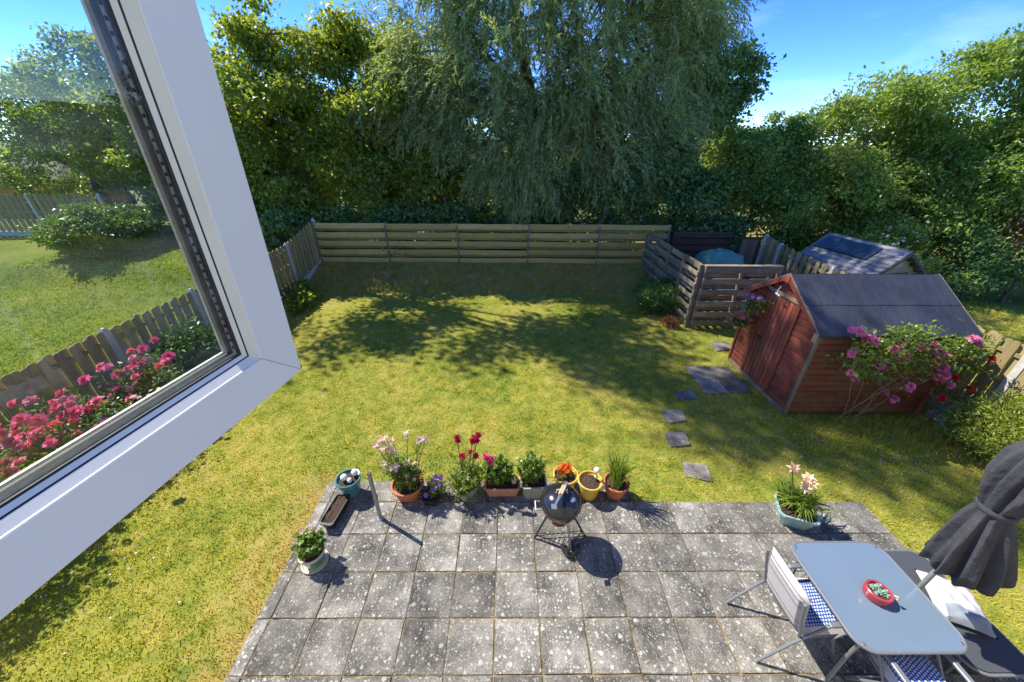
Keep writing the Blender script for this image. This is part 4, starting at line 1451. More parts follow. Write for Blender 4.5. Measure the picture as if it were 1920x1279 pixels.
st = empty('metal_post', (0.755, -0.235, 0))
tag(st, 'bare grey metal post standing upright on the slabs', 'post')
mb = MB(); mb.box(-0.018, 0.018, -0.018, 0.018, 0.0, 0.80, 0.003); mb.build('tube', M['dullsteel'], st)
mb = MB(); mb.box(-0.022, 0.022, -0.022, 0.022, 0.802, 0.812, 0.003); mb.build('end_cap', M['blackplastic'], st)
mb = MB(); mb.lathe([(0.045, 0.0), (0.045, 0.006), (0.024, 0.02)], 16); mb.build('foot_plate', M['dullsteel'], st)

o = (1.03, 0.14, 0)
p = round_pot('plant_pot', 'fluted oval terracotta pot of tall pale pink lilies', o[0], o[1], 0.15, 0.20, 0.20, M['terra'], None, 26, 1.05)
foliage(p, o, (1.00, 0.16, 0.36), (0.27, 0.18, 0.30), 66, 26, 0.085, 0.018, G_POT, 0.5)
for q in [(0.8, 0.20, 0.93), (0.91, 0.22, 0.89), (0.70, 0.18, 0.84), (0.81, 0.14, 0.83), (0.91, 0.16, 0.78), (0.78, 0.12, 0.58), (0.95, 0.10, 0.56), (1.08, 0.12, 0.60), (1.17, 0.14, 0.56), (1.09, 0.05, 0.44), (1.25, 0.22, 0.92), (1.33, 0.22, 0.92), (1.08, 0.28, 0.96), (0.89, 0.08, 0.54), (0.85, 0.20, 0.95), (0.76, 0.24, 0.90), (1.29, 0.18, 0.94)]:
    stalk(p, o, (o[0] + (q[0] - o[0]) * 0.3, o[1] + 0.02, 0.18), q, 0.0045)
    bloom(p, 'palepink' if q != (1.08, 0.12, 0.60) else 'peach', q, o, s=random.uniform(0.75, 1.1) if q != (1.08, 0.12, 0.60) else 0.6)
    for kk in range(2):
        bloom(p, 'palepink', (q[0] + random.gauss(0, 0.035), q[1] + random.gauss(0, 0.03), q[2] - random.uniform(0.02, 0.08)), o, s=random.uniform(0.3, 0.7))
    lv = rng.uniform(0.35, 0.95, 14)[:, None]
    a = np.array([o[0] + (q[0] - o[0]) * 0.3, o[1] + 0.02, 0.18]); pts = a + (np.array(q) - a) * lv
    ax = rng.normal(size=(14, 3)) * 0.6 + np.array([0, 0, 0.5])
    quads_object('leaves', leaf_verts(pts - np.array(o), ax, 0.07, 0.012), rng.random(14) * 0.5 + 0.3, G_POT, p)

o = (1.37, 0.05, 0)
p = box_pot('plant_pot', 'small black plastic tray with purple violas beside the oval pot', o[0], o[1], 0.17, 0.22, 0.21, 0.27, 0.11, M['blackplastic'], R(-8))
foliage(p, (0, 0, 0), (0.05, 0.05, 0.17), (0.19, 0.15, 0.20), 40, 16, 0.040, 0.020, G_POT, 0.5)
for q in [(1.52, 0.05, 0.42), (1.44, 0.08, 0.40), (1.51, 0.04, 0.33), (1.38, 0.08, 0.32), (1.32, -0.03, 0.16), (1.44, 0.02, 0.25), (1.49, 0.12, 0.36), (1.40, 0.02, 0.22)]:
    stalk(p, o, (o[0], o[1], 0.1), q, 0.002); bloom(p, 'purple', q, o)

o = (1.80, 0.14, 0)
p = box_pot('plant_pot', 'square grey pot set cornerwise with tall crimson snapdragons', o[0], o[1], 0.22, 0.22, 0.31, 0.31, 0.18, M['lead'], R(45))
foliage(p, (0, 0, 0), (0, 0, 0.30), (0.31, 0.28, 0.27), 100, 28, 0.055, 0.015, G_POT, 0.72)
cr = [(1.73, 0.22, 0.93), (1.735, 0.22, 0.88), (1.94, 0.22, 0.93), (2.0, 0.22, 0.97), (1.97, 0.20, 0.94), (1.92, 0.2, 0.89), (1.77, 0.16, 0.66), (1.80, 0.15, 0.68), (1.9, 0.18, 0.72), (1.96, 0.16, 0.68), (1.98, 0.2, 0.90)]
Ri = Matrix.Rotation(-R(45), 3, 'Z')
for q in cr:
    ql = Ri @ (Vector(q) - Vector(o))
    stalk(p, (0, 0, 0), (ql.x * 0.3, ql.y * 0.3, 0.16), ql, 0.004); bloom(p, 'crimson', ql, (0, 0, 0), s=1.15)

o = (2.30, 0.17, 0)
p = box_pot('window_trough', 'terracotta-coloured trough with leafy plant and pink geranium', o[0], o[1], 0.40, 0.17, 0.47, 0.22, 0.17, M['terra_pale'], R(1), 0.035, 0.03, cat='trough')
foliage(p, o, (2.24, 0.22, 0.33), (0.22, 0.14, 0.23), 44, 15, 0.10, 0.058, G_POT, 0.45)
for q in [(2.11, 0.18, 0.60), (2.14, 0.17, 0.55), (2.08, 0.2, 0.63), (2.16, 0.2, 0.58)]:
    stalk(p, o, (2.2, 0.18, 0.15), q, 0.003); bloom(p, 'pinkger', q, o)
mb = MB(); mb.lathe([(0.035, 0.15), (0.04, 0.24), (0.03, 0.26), (0.022, 0.28)], 14, c=(0.16, 0.02, 0)); mb.build('stone_jar', M['pot_cream'], p, smooth=True)

o = (2.72, 0.17, 0)
p = box_pot('plant_pot', 'square stone-grey planter with small-leaved shrub behind the barbecue', o[0], o[1], 0.27, 0.25, 0.33, 0.30, 0.24, M['lead'], R(3))
foliage(p, o, (2.70, 0.20, 0.42), (0.25, 0.17, 0.25), 60, 24, 0.05, 0.032, G_POT, 0.5)

o = (3.16, 0.24, 0)
p = round_pot('plant_pot', 'yellow pot of orange-red marigolds partly behind the barbecue', o[0], o[1], 0.12, 0.165, 0.26, M['yellow'])
foliage(p, o, (3.16, 0.26, 0.27), (0.14, 0.13, 0.09), 30, 16, 0.035, 0.016, G_POT, 0.4)
for q in [(3.07, 0.27, 0.33), (3.12, 0.31, 0.36), (3.2, 0.26, 0.33), (3.15, 0.22, 0.32), (3.08, 0.21, 0.30), (3.21, 0.31, 0.35), (3.16, 0.28, 0.36), (3.12, 0.25, 0.35), (3.18, 0.22, 0.33)]:
    bloom(p, 'orange', q, o, s=1.2)

o = (3.47, 0.12, 0)
p = round_pot('plant_pot', 'yellow pot of bare soil with a white globe light', o[0], o[1], 0.11, 0.16, 0.28, M['yellow'])
mb = MB(); mb.tube([(0.07, 0.03, 0.22), (0.075, 0.03, 0.40)], 0.006, 6); mb.sphere((0.075, 0.03, 0.30), 0.028, 10, 6); mb.build('light_stick', M['steel'], p, smooth=True)
mb = MB(); mb.sphere((0.075, 0.03, 0.43), 0.042); mb.build('globe', M['whiteball'], p, smooth=True)

o = (3.83, 0.13, 0)
p = round_pot('plant_pot', 'fluted terracotta pot of tall grassy leaves at the right end of the row', o[0], o[1], 0.11, 0.165, 0.24, M['terra'], None, 24)
strap_leaves(p, o, (3.83, 0.13, 0.20), 190, (0.30, 0.60), 0.008, 0.55, G_POT, 0.6, arch=0.4)

o = (5.99, -0.26, 0)
p = box_pot('plant_pot', 'pale blue-green square planter of day lilies at the far right of the patio', o[0], o[1], 0.28, 0.24, 0.42, 0.36, 0.22, M['celadon'], R(-20), 0.03, 0.03)
pinv = Matrix.Rotation(R(20), 3, 'Z')
strap_leaves(p, (0, 0, 0), (0.02, 0.03, 0.18), 260, (0.25, 0.50), 0.0095, 0.9, G_POT, 0.72, arch=0.75)
strap_leaves(p, (0, 0, 0), (-0.10, 0.10, 0.18), 130, (0.25, 0.46), 0.008, 0.7, G_POT, 0.5, name='leaf_fan', arch=0.7)
for q in [(5.76, -0.18, 0.82), (5.80, -0.15, 0.80), (5.97, -0.22, 0.66), (6.03, -0.24, 0.62), (5.96, -0.27, 0.60), (6.02, -0.18, 0.67)]:
    ql = pinv @ (Vector(q) - Vector(o))
    stalk(p, (0, 0, 0), (ql.x * 0.2, ql.y * 0.2, 0.18), ql, 0.005); bloom(p, 'peach', ql, (0, 0, 0), s=0.85)

# ------------------------------------------------------------------ barbecue
bq = empty('kettle_barbecue', (2.98, -0.47, 0))
tag(bq, 'black kettle barbecue on three legs in the middle of the patio', 'barbecue')
KZ = 0.60
mb = MB(); mb.lathe([(0.03, KZ - 0.20), (0.10, KZ - 0.185), (0.17, KZ - 0.14), (0.215, KZ - 0.07), (0.232, KZ - 0.01), (0.236, KZ)], 40)
mb.build('bowl', M['enamel'], bq, smooth=True)
mb = MB(); mb.lathe([(0.238, KZ + 0.002), (0.241, KZ + 0.012), (0.238, KZ + 0.03), (0.215, KZ + 0.085), (0.17, KZ + 0.13), (0.10, KZ + 0.162), (0.03, KZ + 0.173), (0.002, KZ + 0.174)], 40)
lid = mb.build('lid', M['enamel'], bq, smooth=True)
mb = MB(); mb.tube([(-0.06, 0.0, KZ + 0.165), (-0.055, 0.0, KZ + 0.215), (0.055, 0.0, KZ + 0.215), (0.06, 0.0, KZ + 0.165)], 0.010, 8)
mb.build('lid_handle', M['woodlight'], lid, smooth=True)
mb = MB(); mb.lathe([(0.035, KZ + 0.150), (0.035, KZ + 0.162), (0.01, KZ + 0.166)], 16, c=(0.11, -0.07, -0.015)); mb.build('vent', M['steel'], lid, smooth=True)
mb = MB(); mb.tube([(-0.215, -0.05, KZ - 0.05), (-0.285, -0.055, KZ - 0.05), (-0.285, 0.06, KZ - 0.05), (-0.215, 0.05, KZ - 0.05)], 0.011, 8)
mb.build('side_handle', M['dullsteel'], bq, smooth=True)
feet = [(-0.28, -0.04, 0.012), (0.13, -0.22, 0.05), (0.32, 0.02, 0.012)]
for k, (fx, fy, fz) in enumerate(feet):
    n_ = math.hypot(fx, fy)
    mb = MB(); mb.tube([(fx / n_ * 0.13, fy / n_ * 0.13, KZ - 0.15), (fx, fy, fz)], 0.0125, 8)
    mb.build('leg', M['dullsteel'] if k == 1 else M['blackmetal'], bq, smooth=True)
mb = MB()
for (a, b) in ((0, 1), (1, 2), (2, 0)):
    mb.tube([Vector(feet[a]) * 0.92 + Vector((0, 0, 0.05)), Vector(feet[b]) * 0.92 + Vector((0, 0, 0.03))], 0.007, 6)
mb.build('brace', M['blackmetal'], bq)
mb = MB()
for t in np.linspace(0.12, 0.88, 8):
    a = Vector(feet[0]).lerp(Vector(feet[1]), t) * 0.92; b = Vector(feet[0]).lerp(Vector(feet[2]), t) * 0.92
    mb.tube([a + Vector((0, 0, 0.052)), b + Vector((0, 0, 0.052))], 0.003, 5)
mb.build('wire_shelf', M['dullsteel'], bq)
for s in (-0.055, 0.055):
    mb = MB(); mb.tube([(0.13 + s, -0.215, 0.07), (0.13 + s + (0.03 if s > 0 else -0.03), -0.23, 0.07)], 0.068, 20)
    mb.build('wheel', M['blackplastic'], bq, smooth=True)
mb = MB(); mb.lathe([(0.10, 0.30), (0.105, 0.315), (0.06, 0.30)], 20); mb.tube([(0, 0, 0.28), (0, 0, 0.41)], 0.02, 8); mb.build('ash_pan', M['terra'], bq, smooth=True)

tg = empty('barbecue_tongs', (2.98, -0.47, 0.78))
tag(tg, 'steel tongs with pale wooden grips lying across the barbecue lid', 'tongs')
for s in (-1, 1):
    mb = MB(); mb.tube([(-0.10 + s * 0.01, -0.20 + s * 0.012, 0.04), (0.0 + s * 0.012, -0.02, 0.05), (0.06 + s * 0.01, 0.10, 0.048)], 0.009, 6, flat=0.5)
    arm = mb.build('arm', M['steel'], tg, smooth=True)
    mb = MB(); mb.tube([(-0.03 + s * 0.014, -0.075, 0.056), (0.03 + s * 0.014, 0.04, 0.058)], 0.013, 8); mb.build('grip', M['woodlight'], tg, smooth=True)
mb = MB(); mb.box(-0.14, -0.08, -0.24, -0.18, 0.032, 0.044, 0.004); mb.build('scoop', M['steel'], tg)

# ------------------------------------------------------------------ table
def rrect(w, d, r, n=8):
    pts = []
    for (cx, cy, a0) in ((w / 2 - r, d / 2 - r, 0), (-w / 2 + r, d / 2 - r, 90), (-w / 2 + r, -d / 2 + r, 180), (w / 2 - r, -d / 2 + r, 270)):
        for k in range(n + 1):
            a = R(a0 + 90 * k / n)
            pts.append((cx + r * math.cos(a), cy + r * math.sin(a)))
    return pts
TX, TY, TZ = 5.62, -1.465, 0.72
tb_ = empty('garden_table', (TX, TY, 0))
tag(tb_, 'square garden table with blue-grey glass top and grey metal frame', 'table')
mb = MB(); mb.prism(rrect(0.885, 0.885, 0.13), 'Z', TZ - 0.008, TZ - 0.001); mb.build('glass_top', M['tableglass'], tb_)
mb = MB()
path = [(a, b, TZ - 0.010) for (a, b) in rrect(0.90, 0.90, 0.14)]; path.append(path[0])
mb.tube(path, 0.0135, 8, cap=False); mb.build('frame', M['tableframe'], tb_, smooth=True)
for (sx_, sy_) in ((-1, -1), (1, -1), (1, 1), (-1, 1)):
    mb = MB(); mb.tube([(0.36 * sx_, 0.36 * sy_, TZ - 0.02), (0.33 * sx_, 0.34 * sy_, 0.35), (0.38 * sx_, 0.38 * sy_, 0.0)], 0.016, 8)
    mb.build('leg', M['tableframe'], tb_, smooth=True)
    mb = MB(); mb.lathe([(0.012, 0), (0.016, 0.002), (0.012, 0.004)], 10, c=(0.398 * sx_, 0.398 * sy_, TZ - 0.001)); mb.build('glass_pad', M['steel'], tb_)

bw = empty('succulent_bowl', (5.62, -1.51, TZ))
tag(bw, 'red glazed bowl of grey-green succulents on the table', 'plant bowl')
mb = MB(); mb.lathe([(0.075, 0.0), (0.09, 0.008), (0.098, 0.05), (0.096, 0.085), (0.088, 0.092), (0.076, 0.088), (0.072, 0.07)], 36, cap=False)
mb.build('bowl', M['redbowl'], bw, smooth=True)
mb = MB(); mb.lathe([(0.0745, 0.072), (0.03, 0.078), (0.001, 0.08)], 24); mb.build('soil', M['soil'], bw, smooth=True)
for (x, y, r) in ((-0.03, 0.03, 0.035), (0.025, 0.035, 0.032), (0.0, -0.015, 0.036), (0.045, -0.01, 0.026), (-0.045, -0.02, 0.022), (0.03, -0.045, 0.024)):
    V = []
    for l in range(3):
        n = 8 - l
        a = np.arange(n) * 6.283 / n + l * 0.4
        el = 0.25 + 0.4 * l
        ax = np.stack([np.cos(a) * math.cos(el), np.sin(a) * math.cos(el), np.full(n, math.sin(el))], 1)
        V.append(leaf_verts(np.zeros((n, 3)) + np.array([x, y, 0.08 + 0.008 * l]), ax, r * (1 - 0.2 * l), r * 0.55, np.tile([0, 0, 1.0], (n, 1))))
    V = np.concatenate(V)
    quads_object('rosette', V, rng.random(len(V) // 4), G_SUCC, bw)
mb = MB(); mb.tube([(0.085, -0.045, 0.09), (0.10, -0.06, 0.10), (0.095, -0.07, 0.075)], 0.009, 6); mb.build('snail_ornament', M['woodlight'], bw, smooth=True)

# ------------------------------------------------------------------ chairs
def make_chair(label):
    """Local: seat faces +X, origin on the ground under the middle of the seat."""
    t = empty('garden_chair', (0, 0, 0))
    tag(t, label, 'chair', 'cushioned garden chairs at the table')
    fm = M['tableframe']
    for s in (-1, 1):
        y = s * 0.245
        mb = MB(); mb.tube([(-0.47, y, 0.012), (-0.24, y, 0.36), (-0.02, y, 0.615), (0.04, y, 0.625), (0.26, y, 0.61), (0.285, y, 0.59), (0.28, y, 0.55)], 0.013, 8)
        mb.build('arm_frame', fm, t, smooth=True)
        mb = MB(); mb.box(-0.04, 0.28, y - 0.022, y + 0.022, 0.632, 0.650, 0.006); mb.build('armrest', fm, t)
        mb = MB(); mb.tube([(0.275, y, 0.60), (0.10, y, 0.40), (0.27, y, 0.012)], 0.0125, 8); mb.build('leg', fm, t, smooth=True)
        mb = MB(); mb.tube([(-0.20, y * 0.93, 0.40), (-0.30, y * 0.93, 0.70), (-0.37, y * 0.93, 0.955)], 0.0125, 8); mb.build('back_frame', fm, t, smooth=True)
        mb = MB(); mb.tube([(-0.21, y * 0.93, 0.405), (0.26, y * 0.93, 0.43)], 0.0125, 8); mb.build('seat_frame', fm, t, smooth=True)
    mb = MB(); mb.tube([(0.26, -0.245, 0.06), (0.26, 0.245, 0.06)], 0.010, 8); mb.build('stretcher', fm, t, smooth=True)
    # seat pad
    def pad(name, L, Wd, th, mats, piping):
        n, m_ = 12, 10
        mb = MB()
        v, f = [], []
        def hgt(u, w):
            e = 1 - abs(2 * u - 1) ** 6; g = 1 - abs(2 * w - 1) ** 6
            return th * (max(0, e * g)) ** 0.35
        for k in (1, 0):
            for i in range(n + 1):
                for j in range(m_ + 1):
                    u, w = i / n, j / m_
                    v.append((L * (u - 0.5), Wd * (w - 0.5), hgt(u, w) if k else -0.35 * hgt(u, w)))
        N = (n + 1) * (m_ + 1)
        mi = []
        for i in range(n):
            for j in range(m_):
                a = i * (m_ + 1) + j
                f.append((a, a + m_ + 1, a + m_ + 2, a + 1)); mi.append(0 if 0 < j < m_ - 1 and 0 < i < n else 1)
                f.append((N + a, N + a + 1, N + a + m_ + 2, N + a + m_ + 1)); mi.append(1)
        mb.add(v, f); mb.mi = mi
        o = mb.build(name, mats, t, smooth=True)
        if piping:
            for yy in piping:
                pb = MB()
                pb.tube([(L * (yy - 0.5), Wd * (u - 0.5), hgt(yy, u) + 0.0005) for u in np.linspace(0.03, 0.97, 12)], 0.0042, 5, cap=False, flat=0.5)
                pb.build('piping', M['stripe'], o)
        return o
    s = pad('seat_cushion', 0.50, 0.47, 0.055, [M['bluedash'], M['cushion_edge']], None)
    s.location = (0.03, 0, 0.445); s.rotation_euler = (0, R(-3), 0)
    b = pad('back_cushion', 0.58, 0.45, 0.06, [M['cushion_edge'], M['cushion_edge']], (0.06, 0.15, 0.30, 0.70, 0.85, 0.94))
    b.location = (-0.265, 0, 0.73); b.rotation_euler = (0, R(-105.0), 0)
    return t
ch1 = make_chair('garden chair with blue patterned seat pad on the left side of the table')
ch1.location = (5.14, -1.45, 0); ch1.rotation_euler = (0, 0, R(2))
ch2 = copy_tree(ch1)
ch2['label'] = 'garden chair with blue seat pad tucked under the near edge of the table'
ch2.location = (5.66, -2.10, 0); ch2.rotation_euler = (0, 0, R(90))

# ------------------------------------------------------------------ parasol
PX, PY = 6.13, -1.42
pa = empty('parasol', (PX, PY, 0))
tag(pa, 'closed charcoal parasol tied round its pole beside the table', 'parasol')
mb = MB(); mb.tube([(0, 0, 0.03), (0, 0, 2.55)], 0.019, 12); mb.build('pole', M['dullsteel'], pa, smooth=True)
mb = MB(); mb.lathe([(0.24, 0.0), (0.245, 0.03), (0.22, 0.06), (0.06, 0.08), (0.03, 0.16), (0.025, 0.3)], 32); mb.build('base', M['blackplastic'], pa, smooth=True)
def canopy(levels, seg=96, folds=9, ph=0.0, thick=True):
    mb = MB()
    v, f = [], []
    for (z, rx, ry, cx, cy, amp) in levels:
        for k in range(seg):
            a = 2 * math.pi * k / seg
            w = 1 + amp * (0.65 * math.cos(folds * a + ph + z * 0.8) + 0.35 * math.cos((folds * 2 - 3) * a - z * 2.1 + 1.3))
            v.append((cx + rx * w * math.cos(a), cy + ry * w * math.sin(a), z + (0.035 * math.cos(folds * a + ph) if z < 1.1 else 0)))
    n = len(levels)
    for i in range(n - 1):
        for k in range(seg):
            k2 = (k + 1) % seg
            f.append((i * seg + k, (i + 1) * seg + k, (i + 1) * seg + k2, i * seg + k2))
    mb.add(v, f)
    return mb
mb = canopy([(2.50, 0.03, 0.03, 0, 0, 0), (2.42, 0.10, 0.10, 0, 0, 0.10), (2.25, 0.155, 0.15, 0.0, 0, 0.18), (2.05, 0.16, 0.15, 0.0, 0, 0.22), (1.90, 0.135, 0.125, 0, 0, 0.2), (1.80, 0.105, 0.10, 0.0, 0, 0.12), (1.76, 0.10, 0.095, 0, 0, 0.10),
             (1.70, 0.115, 0.105, 0.01, 0, 0.14), (1.55, 0.16, 0.14, 0.04, -0.005, 0.2), (1.35, 0.205, 0.165, 0.09, -0.01, 0.24), (1.15, 0.245, 0.185, 0.14, -0.02, 0.26), (1.02, 0.26, 0.19, 0.165, -0.02, 0.27)])
can = mb.build('canopy', M['charcoal'], pa, smooth=True)
sm = can.modifiers.new('thickness', 'SOLIDIFY'); sm.thickness = 0.004
mb = MB()
mb.lathe([(0.112, 1.755), (0.116, 1.765), (0.116, 1.79), (0.112, 1.80)], 32, cap=False); mb.build('tie_strap', M['charcoal'], can, smooth=True)
mb = MB(); mb.lathe([(0.03, 2.50), (0.04, 2.53), (0.02, 2.58)], 16); mb.build('finial', M['blackplastic'], pa, smooth=True)

# ------------------------------------------------------------------ sun lounger with pillow
lg = empty('sun_lounger', (6.62, -1.38, 0))
tag(lg, 'low charcoal sun lounger beside the table in the parasol shade', 'sun lounger')
mb = MB(); pts = rrect(0.54, 1.04, 0.13); mb.prism(pts, 'Z', 0.27, 0.305); mb.build('sling', M['loungefab'], lg)
mb = MB(); path = [(a, b, 0.285) for (a, b) in rrect(0.565, 1.065, 0.14)]; path.append(path[0]); mb.tube(path, 0.014, 8, cap=False); mb.build('frame', M['tableframe'], lg, smooth=True)
for sx_ in (-1, 1):
    for sy_ in (-1, 1):
        mb = MB(); mb.tube([(0.24 * sx_, 0.40 * sy_, 0.28), (0.26 * sx_, 0.42 * sy_, 0.0)], 0.013, 8); mb.build('leg', M['tableframe'], lg, smooth=True)
pl = empty('pillow', (6.68, -1.38, 0.305), R(-25))
tag(pl, 'crumpled pale pillow with slate panel lying on the sun lounger', 'pillow')
mb = MB()
n = 20
v, f, mi = [], [], []
for k in (1, 0):
    for i in range(n + 1):
        for j in range(n + 1):
            u, w = i / n * 2 - 1, j / n * 2 - 1
            h = 0.085 * max(0, (1 - abs(u) ** 3.5) * (1 - abs(w) ** 3.5)) ** 0.55
            cr_ = 0.010 * math.sin(u * 9 + w * 5) + 0.008 * math.sin(w * 14 - u * 4)
            cr_ *= (1 - max(abs(u), abs(w)) ** 4)
            pin = 1 - 0.10 * (1 - abs(w) ** 2) * abs(u) ** 3
            v.append((0.20 * u * (1 - 0.08 * (1 - w * w) * u * u), 0.25 * w * (1 - 0.08 * (1 - u * u) * w * w), 0.045 + (h + cr_ if k else -0.045 * max(0, (1 - abs(u) ** 3.5) * (1 - abs(w) ** 3.5)) ** 0.55)))
N = (n + 1) ** 2
for i in range(n):
    for j in range(n):
        a = i * (n + 1) + j
        f.append((a, a + n + 1, a + n + 2, a + 1)); mi.append(1 if j < 6 and i > 2 else 0)
        f.append((N + a, N + a + 1, N + a + n + 2, N + a + n + 1)); mi.append(0)
mb.add(v, f); mb.mi = mi
mb.build('cover', [M['pillow'], M['pillow_grey']], pl, smooth=True)

# ------------------------------------------------------------------ shrubs in the garden
def shrub(name, label, base, blobs, mat, cat='shrub', group=None, stems=8, blooms=None, bloom_kind=None, bs=1.0, **kw):
    root = empty(name, base)
    tag(root, label, cat, group)
    V, S, C = clump_crown(blobs, **kw)
    quads_object('foliage', V - np.array(base), S, mat, root)
    mb = MB()
    for k in range(stems):
        q = C[rng.integers(0, len(C))]
        mb.tube([pp - Vector(base) for pp in bez((base[0] + random.gauss(0, 0.05), base[1] + random.gauss(0, 0.05), base[2]), q, 0.05, 4, 0.02)], [0.016, 0.013, 0.010, 0.007, 0.004], 5, cap=False)
    mb.build('stems', M['bark'], root)
    for q in (blooms or []):
        bloom(root, bloom_kind if random.random() < 0.72 else {'magenta': 'rose', 'white': 'palepink'}[bloom_kind], q, base, s=bs * random.uniform(0.55, 1.3))
    return root

def bz(x, y): return float(zlawn(x, y))
shrub('round_bush', 'clipped round green bush against the slatted screen', (6.55, 6.25, 0.0), [((6.55, 6.25, 0.46), (0.50, 0.48, 0.46), 420)], G_BOX, 'bush', per=34, sigma=0.06, L=0.035, W=0.02, droop=0.0, mean=0.5, shell=0.82)
shrub('bronze_plant', 'small bronze-leaved plant on the grass by the screen corner', (6.62, 5.36, 0.0), [((6.62, 5.36, 0.10), (0.20, 0.15, 0.10), 50)], G_RED, 'plant', per=16, sigma=0.05, L=0.06, W=0.02, droop=0.0, shell=0.4)
shrub('leafy_plant', 'low leafy plant at the foot of the left fence', (-3.65, 6.7, 0.0), [((-3.65, 6.55, 0.16), (0.34, 0.50, 0.20), 130), ((-3.85, 7.1, 0.2), (0.2, 0.3, 0.25), 50)], G_BROAD, 'plant', per=16, sigma=0.08, L=0.11, W=0.05, droop=0.1, mean=0.55, shell=0.4)
shrub('feathery_shrub', 'feathery bright green shrub by the right fence beside the parasol', (9.72, 0.85, 0.0), [((9.72, 0.85, 0.46), (0.46, 0.46, 0.46), 330), ((9.9, 0.45, 0.4), (0.36, 0.38, 0.4), 150)], G_POT, 'shrub', per=30, sigma=0.10, L=0.08, W=0.015, droop=-0.2, mean=0.85, shell=0.5)
# flower bed along the left fence, seen through the window
mg = [(-3.7 + random.gauss(0, 0.36), 0.35 + random.gauss(0, 0.40), 0.95 + random.gauss(0, 0.14)) for _ in range(110)]
shrub('azalea_bush', 'large bush covered in magenta blooms in front of the left fence', (-3.65, 0.35, 0.0), [((-3.65, 0.35, 0.62), (0.62, 0.75, 0.42), 260)], G_POT, 'bush', blooms=mg, bloom_kind='magenta', bs=0.95, per=24, sigma=0.10, L=0.06, W=0.03, mean=0.35, shell=0.5)
mg = [(-3.6 + random.gauss(0, 0.22), 1.78 + random.gauss(0, 0.24), 0.98 + random.gauss(0, 0.10)) for _ in range(40)]
shrub('azalea_bush', 'smaller pink-flowered bush beside a concrete post of the left fence', (-3.65, 1.78, 0.0), [((-3.65, 1.78, 0.60), (0.34, 0.38, 0.40), 110)], G_POT, 'bush', blooms=mg, bloom_kind='magenta', bs=0.9, per=24, sigma=0.10, L=0.06, W=0.03, mean=0.4, shell=0.5)
wf = [(-3.1 + random.gauss(0, 0.22), 0.95 + random.gauss(0, 0.28), 0.72 + random.gauss(0, 0.08)) for _ in range(40)]
shrub('daisy_bush', 'white-flowered low bush among the magenta blooms by the left fence', (-3.1, 0.95, 0.0), [((-3.1, 0.95, 0.40), (0.36, 0.45, 0.34), 130)], G_POT, 'bush', blooms=wf, bloom_kind='white', bs=0.8, per=24, sigma=0.08, L=0.05, W=0.015, mean=0.6, shell=0.5)
shrub('leafy_shrub', 'green leafy shrub against the left fence beyond the pink flowers', (-3.65, 2.85, 0.0), [((-3.65, 2.85, 0.62), (0.45, 0.5, 0.55), 230)], G_BOX, 'shrub', per=26, sigma=0.10, L=0.09, W=0.025, mean=0.55, shell=0.5)
rs = [(-3.25 + random.gauss(0, 0.2), -0.9 + random.gauss(0, 0.35), 1.0 + random.gauss(0, 0.12)) for _ in range(30)]
shrub('rose_bush', 'pink rose bush at the lower left, mostly hidden by the window frame', (-3.3, -0.9, 0.0), [((-3.3, -0.9, 0.75), (0.5, 0.65, 0.5), 200), ((-3.35, -2.0, 0.7), (0.45, 0.5, 0.5), 120)], G_POT, 'bush', blooms=rs, bloom_kind='magenta', bs=0.9, per=24, sigma=0.10, L=0.06, W=0.03, mean=0.4, shell=0.5)

# climbing rose on the shed
rb = empty('climbing_rose', (8.1, 1.58, 0))
tag(rb, 'climbing rose with pink blooms sprawling over the near side of the shed', 'rose')
PK = [(7.52, 1.53, 1.8), (7.7, 1.59, 1.65), (7.75, 1.47, 1.68), (7.65, 1.59, 1.45), (7.66, 1.5, 1.05), (8.09, 1.51, 1.24), (8.3, 1.57, 1.35), (8.38, 1.51, 1.4), (8.25, 1.53, 1.65), (8.06, 1.45, 1.55), (8.59, 1.56, 1.53), (8.73, 1.53, 1.6), (8.77, 1.5, 1.47), (8.99, 1.57, 1.35), (9.08, 1.5, 1.22), (9.09, 1.52, 1.03), (9.15, 1.47, 1.1), (9.37, 1.51, 0.87), (8.71, 1.48, 0.81), (8.41, 1.49, 0.72), (8.68, 1.56, 0.53), (9.33, 1.49, 1.64), (9.25, 1.52, 1.7)]
RB = (8.1, 1.58, 0)
for q in PK:
    for k in range(random.choice((2, 3, 3))):
        bloom(rb, 'rose', (q[0] + random.gauss(0, 0.05) * k, q[1] - 0.05, q[2] + random.gauss(0, 0.04) * k), RB, s=random.uniform(0.75, 1.05))
V, S, C = clump_crown([((7.95, 1.55, 1.45), (0.48, 0.12, 0.30), 52), ((8.45, 1.55, 1.50), (0.45, 0.12, 0.30), 40), ((8.9, 1.55, 1.35), (0.36, 0.12, 0.32), 26), ((9.3, 1.52, 1.55), (0.32, 0.12, 0.14), 26), ((8.1, 1.55, 1.08), (0.30, 0.1, 0.2), 12), ((8.7, 1.55, 1.0), (0.3, 0.1, 0.2), 8), ((8.2, 1.50, 1.76), (0.4, 0.12, 0.08), 14)],
                      per=17, sigma=0.075, L=0.06, W=0.036, droop=0.15, mean=0.68, shell=0.2)
quads_object('foliage', V - np.array(RB), S, G_POT, rb)
mb = MB()
for k in range(7):
    q = C[rng.integers(0, len(C))]
    mb.tube([pp - Vector(RB) for pp in bez((8.25 + random.gauss(0, 0.2), 1.68 + random.gauss(0, 0.03), 0.0), q, 0.05, 5, 0.03)], [0.006, 0.006, 0.005, 0.005, 0.004, 0.003], 5, cap=False)
for q in PK[14:]:
    mb.tube([pp - Vector(RB) for pp in bez((q[0] - 0.4, 1.57, q[2] + 0.35), q, 0.06, 4, 0.01)], 0.004, 4, cap=False)
